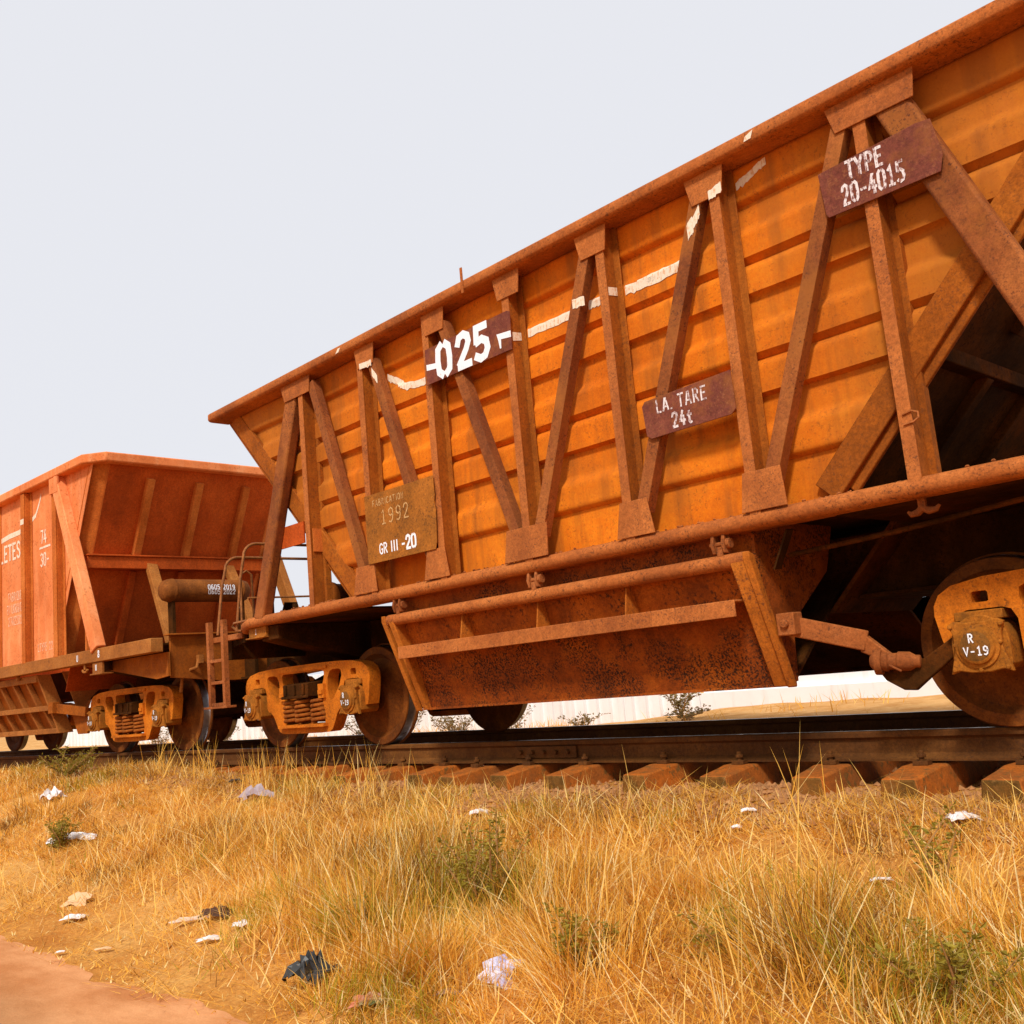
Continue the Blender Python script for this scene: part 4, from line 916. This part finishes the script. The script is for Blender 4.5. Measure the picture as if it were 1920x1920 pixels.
M['stem'] = simple('dry_stem', (0.40, 0.20, 0.06), 0.85, (0.28, 0.13, 0.035), 20)
def plant(name, x, y, h, w_, nst, nleaf, label, cat, leafmat, ls=.03, group=None, zoff=0.0):
    z = float(ground_z(x, y))+zoff
    root = empty(name, (x, y, z)); tag(root, label, cat, group)
    sm = MB(); lm = MB()
    for i in range(nst):
        a = random.uniform(0, 2*math.pi); sp = w_*random.uniform(.2, 1); hh = h*random.uniform(.55, 1)
        p0 = Vector((random.gauss(0, w_*.12), random.gauss(0, w_*.12), -.02)); p3 = Vector((sp*math.cos(a), sp*math.sin(a), hh)); 
        pm = (p0+p3)/2+Vector((random.gauss(0,.03), random.gauss(0,.03), .06*h))
        sm.tube([p0, (p0+pm)/2, pm, (pm+p3)/2, p3], .005+.004*h, 5, taper=[1,.9,.75,.55,.25])
        for _ in range(nleaf):
            t = random.uniform(.18, 1.0); q = (p0.lerp(pm, t*2) if t < .5 else pm.lerp(p3, t*2-1))
            d = Vector((random.gauss(0,1), random.gauss(0,1), random.uniform(-.2,.9))).normalized(); l = ls*random.uniform(.6,1.7); wd = l*random.uniform(.14,.26)
            sd = d.cross(Vector((random.gauss(0,1), random.gauss(0,1), random.gauss(0,1)))).normalized(); q = q+d*random.uniform(0, ls*1.2)
            up = d.cross(sd)*l*.15
            lm.add([q, q+d*l*.5+sd*wd+up, q+d*l, q+d*l*.5-sd*wd+up], [(0,1,2,3)])
    sm.build('stem', M['stem'], root, smooth=60); lm.build('foliage', leafmat, root, smooth=0, recalc=False)
    return root
WEEDS = [(-4.75,-3.22,.30,.24,9,60,'small bright green weed beside crumpled white plastic near the road'),
         (-8.6,-1.75,.42,.5,16,60,'yellow green weed tuft growing against the rail at far left'),
         (1.02,-3.10,.56,.26,10,55,'tallest green weed standing in the middle of the dry grass'),
         (2.05,-3.47,.30,.20,7,45,'green weed in the grass to the right of the blue white packet'),
         (2.52,-3.20,.22,.16,5,30,'small green weed in straw midway between packet and right edge'),
         (3.50,-3.25,.30,.28,10,55,'bright green weed at the bottom right corner of the grass'),
         (0.58,-3.58,.24,.20,6,40,'dull green weed behind the black plastic bag'),
         (3.14,-2.40,.40,.14,5,35,'thin green weed under the white bag at right')]
for a in WEEDS: plant('green_weed', *a[:5], int(a[5]*1.9), a[6], 'weed', M['leaf'], .024)
SH = [(-20.5,4.9,.60,.55,14,45,'dusty shrub seen under the door of the red wagon'),(-17.6,5.2,.55,.5,14,45,'dusty shrub by the wall behind the red wagon wheels'),(-14.6,5.0,.60,.5,16,50,'dusty shrub showing between the two wheels of the red wagon'),
      (-11.9,5.3,.62,.55,16,50,'dusty shrub by the wall between the two wagons'),(-10.4,5.1,.62,.6,20,70,'dense dusty shrub behind the first wheels of the orange wagon'),(-8.9,5.2,.50,.5,16,55,'dusty shrub behind the rear wheel left of the low door'),
      (-8.05,5.6,.50,.5,16,60,'leafy dusty shrub against white panels under the low door'),(-6.2,5.5,.26,.4,9,30,'low dusty plant before the fluted white panels'),(-4.15,5.5,.48,.28,10,55,'upright dark weed standing where the panel wall turns to plaster'),(-3.5,4.6,.18,.5,9,25,'low dry weed on the sandy ground beyond the far rail')]
for a in SH: plant('roadside_shrub', *a[:3], a[3]*1.15, a[4], int(a[5]*.85), a[6], 'shrub', M['leafd'], .048)

# ---------------------------------------------------------------- litter
def crumple(name, x, y, sx_, sy_, sz_, label, cat, m, rot=0, seed=0, n=9, tilt=0.0):
    sx_ *= .88; sy_ *= .85; sz_ *= .62
    r_ = random.Random(seed+3); mb = MB(); nn = n
    H = {}
    for i in range(nn+1):
        for j in range(nn+1):
            u, v = i/nn*2-1, j/nn*2-1
            e = max(0, 1-(u*u+v*v)*.5); edge = 1+.25*r_.uniform(-1,1)
            mb.v.append((u*sx_/2*edge, v*sy_/2*edge, sz_*(e*r_.uniform(.25,1.0))+.004))
    for i in range(nn):
        for j in range(nn):
            a = i*(nn+1)+j; mb.f.append([a, a+1, a+nn+2, a+nn+1]); mb.mi.append(0)
    o = mb.build(name, m, smooth=0)
    sd = o.modifiers.new('thickness', 'SOLIDIFY'); sd.thickness = 0.003
    o.location = (x, y, float(ground_z(x, y))+.02); o.rotation_euler = (tilt, 0, rot); tag(o, label, cat)
    return o
wht = simple('white_plastic', (0.82,0.80,0.82), 0.5, (0.60,0.47,0.36), 16)
beige = simple('torn_paper', (0.72,0.46,0.24), 0.9, (0.62,0.36,0.17), 9)
blk = simple('black_plastic', (0.012,0.011,0.010), 0.35, (0.03,0.025,0.02), 12)
pur = simple('lilac_plastic', (0.42,0.33,0.36), 0.5, (0.30,0.22,0.22), 8)
blue = simple('blue_white_print', (0.75,0.76,0.86), 0.5, (0.36,0.38,0.68), 14)
redg = simple('red_green_wrapper', (0.55,0.14,0.06), 0.5, (0.10,0.16,0.05), 9)
grey = simple('grey_lid', (0.36,0.22,0.13), 0.7, (0.28,0.17,0.10), 9)
LIT = []
def lit(*a, **k): o = crumple(*a, **k); LIT.append((a[1], a[2], max(a[3], a[4]))); return o
lit('plastic_bag', -7.16,-2.43, .24,.24,.24, 'crumpled white bag lying in dry grass far left, beyond the others', 'bag', wht, .3, 1)
lit('plastic_sheet', -4.86,-3.04, .44,.22,.14, 'crumpled white plastic sheet draped on a green weed', 'plastic', wht, .9, 2)
lit('torn_paper', -2.65,-3.82, .24,.17,.06, 'torn beige paper lying on soil near the road', 'paper', beige, .4, 3, n=5, tilt=.5)
lit('plastic_wrapper', -2.21,-4.02, .17,.11,.05, 'flat white wrapper right at the road edge', 'wrapper', wht, .8, 4)
lit('plastic_film', -3.75,-1.72, .36,.16,.26, 'bent lilac grey plastic film standing in grass below the bogie', 'plastic', pur, .7, 5, n=7)
lit('paper_cup', -.48,-3.90, .15,.09,.05, 'flattened white packet with a red mark among straw', 'packet', wht, .9, 6, n=4)
lit('plastic_bag', -.43,-3.72, .10,.08,.07, 'small balled white bag just behind the flattened packet', 'bag', wht, .2, 7)
lit('cardboard_strip', -1.04,-3.74, .24,.08,.05, 'pale cardboard strip beside a dark rag', 'cardboard', simple('pale_card',(0.72,0.50,0.36),.9), .95, 8, n=4)
lit('dirty_rag', -.84,-3.66, .22,.15,.10, 'dark brown rag lying against a pale cardboard strip', 'rag', simple('brown_rag',(0.10,0.04,0.018),.95), .5, 9)
lit('black_bag', .75,-3.99, .24,.22,.26, 'crumpled black plastic bag on straw near the bottom', 'bag', blk, .2, 10)
lit('printed_packet', 1.71,-3.64, .19,.17,.16, 'blue and white printed packet in tall straw', 'packet', blue, .4, 11, n=4, tilt=.6)
lit('paper_scrap', -.47,-1.80, .13,.08,.06, 'white scrap in short grass below the third sleeper end', 'scrap', wht, .8, 12)
lit('plastic_bag', 2.94,-1.62, .15,.12,.08, 'white bag on the grass at the far right', 'bag', wht, .6, 13)
lit('paper_scrap', 1.67,-1.58, .09,.05,.04, 'whitish scrap beside a dark stone right of the sleepers', 'scrap', wht, .6, 14)
lit('paper_scrap', 1.75,-1.83, .06,.05,.04, 'tiny pale scrap just in front of another right of the sleepers', 'scrap', wht, .6, 15)
lit('foil_wrapper', 1.33,-4.06, .20,.12,.08, 'red and green wrapper cut by the bottom edge', 'wrapper', redg, .7, 16)
lit('paper_scrap', -1.48,-4.36, .06,.035,.02, 'tiny white scrap on the bare dirt of the road', 'scrap', wht, .9, 17, n=3)
lit('paper_scrap', -1.19,-4.22, .11,.05,.03, 'pale folded scrap at the straw edge of the road', 'scrap', beige, .9, 18, n=3)
lit('grey_lid', 1.59,-3.84, .12,.07,.03, 'dull grey flattened lid left of the printed packet', 'lid', grey, .6, 19, n=5)
lit('paper_scrap', 2.85,-2.34, .10,.04,.03, 'greyish white scrap on bare soil in the right grass', 'scrap', wht, .6, 20, n=4)
lit('scrap_iron', -4.75,-1.42, .16,.07,.07, 'black chunk of scrap lying in grass before the rail', 'scrap', blk, .9, 21, n=4)

# ---------------------------------------------------------------- ballast stones
def stones(n):
    x = rng.uniform(-9, 5, n); yy = rng.uniform(-1.7, 1.4, n); yy = np.where(rng.random(n) < .55, rng.normal(-1.35, .22, n), yy)
    y = yy+cyv(x); z = ground_z(x, y); r = rng.uniform(.010, .034, n)
    octv = np.array([(1,0,0),(0,1,0),(-1,0,0),(0,-1,0),(0,0,.8),(0,0,-.8)])
    V = octv[None]*(1+rng.uniform(-.35,.35,(n,6,1)))*r[:,None,None]
    a = rng.uniform(0, 6.28, n); c, s = np.cos(a), np.sin(a)
    V = np.stack([V[...,0]*c[:,None]-V[...,1]*s[:,None], V[...,0]*s[:,None]+V[...,1]*c[:,None], V[...,2]], -1)+np.stack([x,y,z+r*.25], -1)[:,None]
    F = np.array([(0,1,4),(1,2,4),(2,3,4),(3,0,4),(1,0,5),(2,1,5),(3,2,5),(0,3,5)])
    F = (F[None]+np.arange(n)[:,None,None]*6).reshape(-1,3)
    return V.reshape(-1,3), F
sv, sf = stones(12000)
st = np_mesh('ballast_stones', sv, sf, simple('ballast', (0.46,0.20,0.065), .95, (0.26,0.11,0.035), 30), 3, False)
tag(st, 'dusty ballast stones between and beside the sleepers', 'gravel', kind='stuff')

# ---------------------------------------------------------------- dry grass
def grass_mat():
    m, n, b = new_mat('dry_straw')
    at = n.nodes.new('ShaderNodeAttribute'); at.attribute_name = 'tone'
    c = ramp(n, at.outputs['Fac'], [(0.0, (0.19, 0.078, 0.009)), (0.14, (0.42, 0.175, 0.017)), (0.34, (0.76, 0.355, 0.034)), (0.6, (0.93, 0.50, 0.068)), (0.86, (0.96, 0.64, 0.17)), (0.93, (0.96, 0.77, 0.36)), (1.0, (0.38, 0.31, 0.014))])
    n.links.new(c, b.inputs['Base Color']); b.inputs['Roughness'].default_value = 0.6; b.inputs['Specular IOR Level'].default_value = 0.25
    tr = n.nodes.new('ShaderNodeBsdfTranslucent'); n.links.new(c, tr.inputs[0])
    mx = n.nodes.new('ShaderNodeMixShader'); mx.inputs[0].default_value = 0.35
    n.links.new(b.outputs[0], mx.inputs[1]); n.links.new(tr.outputs[0], mx.inputs[2]); n.links.new(mx.outputs[0], n.nodes['Material Output'].inputs[0])
    return m
def vnoise(x, y, s, seed):
    r = np.random.default_rng(seed); T = r.random((256, 256)); u = x/s+100; v = y/s+100
    i = np.floor(u).astype(int); j = np.floor(v).astype(int); fu = sstep(u-i); fv = sstep(v-j)
    g = lambda a, b: T[a % 256, b % 256]
    return (g(i,j)*(1-fu)+g(i+1,j)*fu)*(1-fv)+(g(i,j+1)*(1-fu)+g(i+1,j+1)*fu)*fv

def blades(x, y, h, wd, lean_a, lean, droop, tone, z0):
    """3 segment ribbons, 7 points each, tapering to a tip"""
    n = len(x); dx, dy = np.cos(lean_a)*lean, np.sin(lean_a)*lean
    fa = rng.uniform(0, 2*np.pi, n); sx_, sy_ = np.cos(fa)*wd/2, np.sin(fa)*wd/2
    ts = np.array([0, .38, .72, 1.0]); V = np.zeros((n, 7, 3))
    for k, t in enumerate(ts):
        px = x+dx*h*(t+droop*t*t); py = y+dy*h*(t+droop*t*t); pz = z0+h*np.sqrt(np.maximum(.02, 1-np.minimum(.97, lean**2)))*(t-.35*droop*t*t)
        wk = (1, .9, .6)[k] if k < 3 else 0
        if k < 3:
            V[:,2*k] = np.stack([px-sx_*wk, py-sy_*wk, pz], -1); V[:,2*k+1] = np.stack([px+sx_*wk, py+sy_*wk, pz], -1)
        else: V[:,6] = np.stack([px, py, pz], -1)
    F = np.array([(0,1,3),(0,3,2),(2,3,5),(2,5,4),(4,5,6)])
    return V.reshape(-1,3), (F[None]+np.arange(n)[:,None,None]*7).reshape(-1,3), np.repeat(tone, 7)

def tall_field(x, yy):
    t = 0.36+0.95*(vnoise(x, yy, .5, 5)-.38)+0.60*(vnoise(x, yy, .2, 6)-.5)
    t = t*(0.38+0.62*sstep((yy+4.35)/.5))
    near = sstep((-1.35-yy)/.55)                                     # keep the sleeper ends clear on the straight
    t = t*np.where(x > -2.9, 0.25+0.75*near, 0.8)
    t = t*(1-.80*sstep((-.4-x)/1.5)*sstep((-2.7-yy)/.7))
    t = t+.55*np.exp(-(((x+2.35)/.55)**2+((yy+1.62)/.22)**2))+.5*np.exp(-(((x+3.9)/.8)**2+((yy+1.6)/.3)**2))+.35*np.exp(-(((x-2.2)/.35)**2+((yy+1.5)/.18)**2))
    t = t+.40*np.exp(-(((x-.3)/.8)**2+((yy+3.2)/.35)**2))+.30*np.exp(-(((x-2.7)/.9)**2+((yy+3.3)/.4)**2))
    t = t*np.where(x > -2.9, .30+.70*sstep((-1.95-yy)/.75), 1)*(.55+.45*sstep((vnoise(x, yy, 1.0, 77)-.3)/.3))
    t = t*np.where((x < -1.2), .8, 1)      # shorter towards the left of the verge
    t = t*(1+.35*np.exp(-((x-1.6)**2/1.6+(yy+3.4)**2/.35)))
    return np.clip(t, .05, 1.3)
def clear(x, y):
    """trodden, open straw around and in front of each piece of litter"""
    m = np.ones_like(x)
    for lx, ly, s in LIT:
        d = np.array([CAM.x-lx, CAM.y-ly]); d /= np.linalg.norm(d)
        u = (x-lx)*d[0]+(y-ly)*d[1]; v = -(x-lx)*d[1]+(y-ly)*d[0]
        m = np.where((u > -.12) & (u < .75) & (np.abs(v) < .12+s*.45), np.minimum(m, .22+.35*np.clip(u-.15, 0, 1)), m)
    return m
VS, FS, TS = [], [], []; off = 0
def push(V, F, T):
    global off
    VS.append(V); FS.append(F+off); TS.append(T); off += len(V)
def scatter(n, xr, yr, bias=None):
    x = rng.uniform(*xr, n); yy = rng.uniform(*yr, n)
    if bias is not None:
        k = rng.random(n) < bias(x, yy); x, yy = x[k], yy[k]
    return x, yy
def region(n, xr, yr, bias, hmin, hmax, wmul=1.0):
    x, yy = scatter(n, xr, yr, bias); y = yy+cyv(x)
    tf = tall_field(x, yy)*clear(x, y)
    cl = vnoise(x, yy, .16, 9); la = 2*np.pi*vnoise(x, yy, .30, 12)*2.2+rng.normal(0, .8, len(x))
    lean = np.where(rng.random(len(x)) < .5, np.clip(np.abs(rng.normal(.34, .26, len(x)))+.3*(cl-.4), .02, .97), rng.uniform(.45, .97, len(x)))
    h = (hmin+(hmax-hmin)*rng.random(len(x))**1.3)*(.35+tf); wd = rng.uniform(.0022, .0058, len(x))*wmul
    tone = np.clip(-.08+.62*vnoise(x, yy, .5, 21)+.42*(vnoise(x, yy, .14, 22)-.5)+rng.normal(.14, .20, len(x)), 0, .9)
    gr = (vnoise(x, yy, .6, 33) > .68) & (rng.random(len(x)) < .40); tone = np.where(gr, 1.0, tone)
    gz = np.exp(-(((x-.95)/.45)**2+((yy+3.15)/.35)**2))+.8*np.exp(-(((x-3.5)/.5)**2+((yy+3.2)/.3)**2))+.6*np.exp(-(((x-.45)/.35)**2+((yy+3.6)/.18)**2))
    tone = np.where(rng.random(len(x)) < .55*gz, 1.0, np.clip(tone-.22*gz*rng.random(len(x)), 0, 1))
    br = rng.random(len(x)) < .09; tone = np.where(br, .93, tone); wd = np.where(br, wd*1.5, wd)
    push(*blades(x, y, h, wd, la, lean, rng.uniform(-.05, .55, len(x)), tone, ground_z(x, y)-.015))
def bare(x, yy):
    w1 = yy+.12*np.sin(x*2.1)+.25*(vnoise(x, yy, .4, 88)-.5)
    m = np.exp(-((w1+2.2)/.20)**2)*sstep((x-.3)/.8)+np.exp(-((w1+2.35)/.28)**2)*sstep((-3.6-x)/1.0)+.8*np.exp(-((w1+3.75)/.25)**2)*sstep((-.9-x)/.8)
    m = m+.95*sstep((-3.50-yy+.25*(vnoise(x, yy, .35, 91)-.5))/.25)*sstep((1.15-x)/.7)
    return 1-.90*np.clip(m, 0, 1)
verge = lambda x, yy: bare(x, yy)*np.clip(1-1.0*sstep((-4.0-yy)/.35), 0, 1)*np.where(x > -2.9, np.clip(sstep((-1.22-yy)/.5)*.85+.15*(yy < -1.28)+.9*sstep((x-1.3)/.6)*sstep((-1.26-yy)/.12), 0, 1), 1)*(.14+.86*sstep((vnoise(x, yy, .6, 41)-.28)/.22))
region(92000, (-3.5, 4.6), (-4.38, -1.25), verge, .10, .40)
region(42000, (-.6, 4.6), (-4.3, -2.4), verge, .18, .44)
region(76000, (-11, -3.5), (-4.35, -1.15), verge, .08, .34, 1.5)
region(26000, (-26, -11), (-4.3, -1.1), verge, .10, .36, 2.5)
region(9000, (-9, 4.6), (-1.7, -1.2), lambda x, yy: np.full_like(x, .9)*np.where(x > -2.7, .35, 1), .05, .16, 1.2)
# matted, fallen straw lying on the soil
x, yy = scatter(70000, (-6, 4.6), (-4.55, -1.25), lambda x, yy: (.2+.8*sstep((vnoise(x, yy, .4, 51)-.34)/.3)-.9*sstep((-4.40-yy)/.14))*(.25+.75*bare(x, yy))); y = yy+cyv(x)
n_ = len(x); push(*blades(x, y, rng.uniform(.04, .22, n_), rng.uniform(.002, .0055, n_), rng.uniform(0, 6.28, n_), rng.uniform(.90, .99, n_), rng.uniform(-.1, .1, n_), np.clip(rng.normal(.5, .25, n_), 0, .93), ground_z(x, y)+rng.uniform(.0, .03, n_)))
# scattered tall bright stems
x, yy = scatter(2600, (-4.5, 4.4), (-4.1, -1.45)); y = yy+cyv(x); n_ = len(x)
push(*blades(x, y, rng.uniform(.25, .62, n_)*(.55+.6*tall_field(x, yy))*(.4+.6*clear(x, y)), rng.uniform(.004, .0075, n_), rng.uniform(0, 6.28, n_), rng.uniform(.15, .93, n_), rng.uniform(-.1, .4, n_), rng.uniform(.7, .93, n_), ground_z(x, y)))
# tall stalks rising before the wheels and the left part of the rail
cs = [(-4.35,-1.35),(-4.1,-1.5),(-3.75,-1.42),(-2.3,-1.5),(-1.75,-1.55),(-5.4,-1.4),(-6.2,-1.5),(-3.0,-1.5),(2.0,-1.65),(.9,-1.6)]
x = np.concatenate([rng.normal(a, .13, 46) for a, b in cs]); yy = np.concatenate([rng.normal(b, .07, 46) for a, b in cs]); y = yy+cyv(x); n_ = len(x)
keep = np.concatenate([np.arange(46) < (46 if a < -2 else 9) for a, b in cs]); x, yy, y = x[keep], yy[keep], y[keep]; n_ = len(x)
push(*blades(x, y, rng.uniform(.18, .58, n_), rng.uniform(.004, .008, n_), rng.uniform(0, 6.28, n_), np.abs(rng.normal(.3, .25, n_)).clip(0, .9), rng.uniform(-.05, .35, n_), rng.uniform(.35, .93, n_), ground_z(x, y)))
# chaff: short flakes of leaf and husk caught in the stems
x, yy = scatter(52000, (-9, 4.6), (-4.45, -1.3), lambda x, yy: (.25+.75*sstep((vnoise(x, yy, .3, 71)-.35)/.3))*(.35+.65*bare(x, yy))); y = yy+cyv(x); n_ = len(x)
push(*blades(x, y, rng.uniform(.012, .05, n_), rng.uniform(.004, .011, n_), rng.uniform(0, 6.28, n_), rng.uniform(.5, .99, n_), rng.uniform(-.2, .2, n_), np.clip(rng.normal(.62, .28, n_), .05, .95), ground_z(x, y)+rng.random(n_)**2*.22*tall_field(x, yy)*clear(x, y)))
# beyond the track
x = rng.uniform(-24, 1, 14000); y = rng.uniform(2.2, 6.7, 14000); k = rng.random(14000) < (.02+.6*sstep((vnoise(x, y, .9, 61)-.5)/.2))*(.25+.75*sstep((-4-x)/2)); x, y = x[k], y[k]; n_ = len(x)
push(*blades(x, y, rng.uniform(.06, .26, n_), rng.uniform(.006, .014, n_), rng.uniform(0, 6.28, n_), rng.uniform(.1, .8, n_), rng.uniform(0, .4, n_), rng.uniform(.2, .9, n_), ground_z(x, y)))
GV = np.concatenate(VS); GF = np.concatenate(FS); GT = np.concatenate(TS)
gr = np_mesh('dry_grass', GV, GF, grass_mat(), 3, True)
at = gr.data.attributes.new('tone', 'FLOAT', 'POINT'); at.data.foreach_set('value', GT.astype(np.float32))
tag(gr, 'dry golden straw grass covering the verge between road and track', 'grass', kind='stuff')
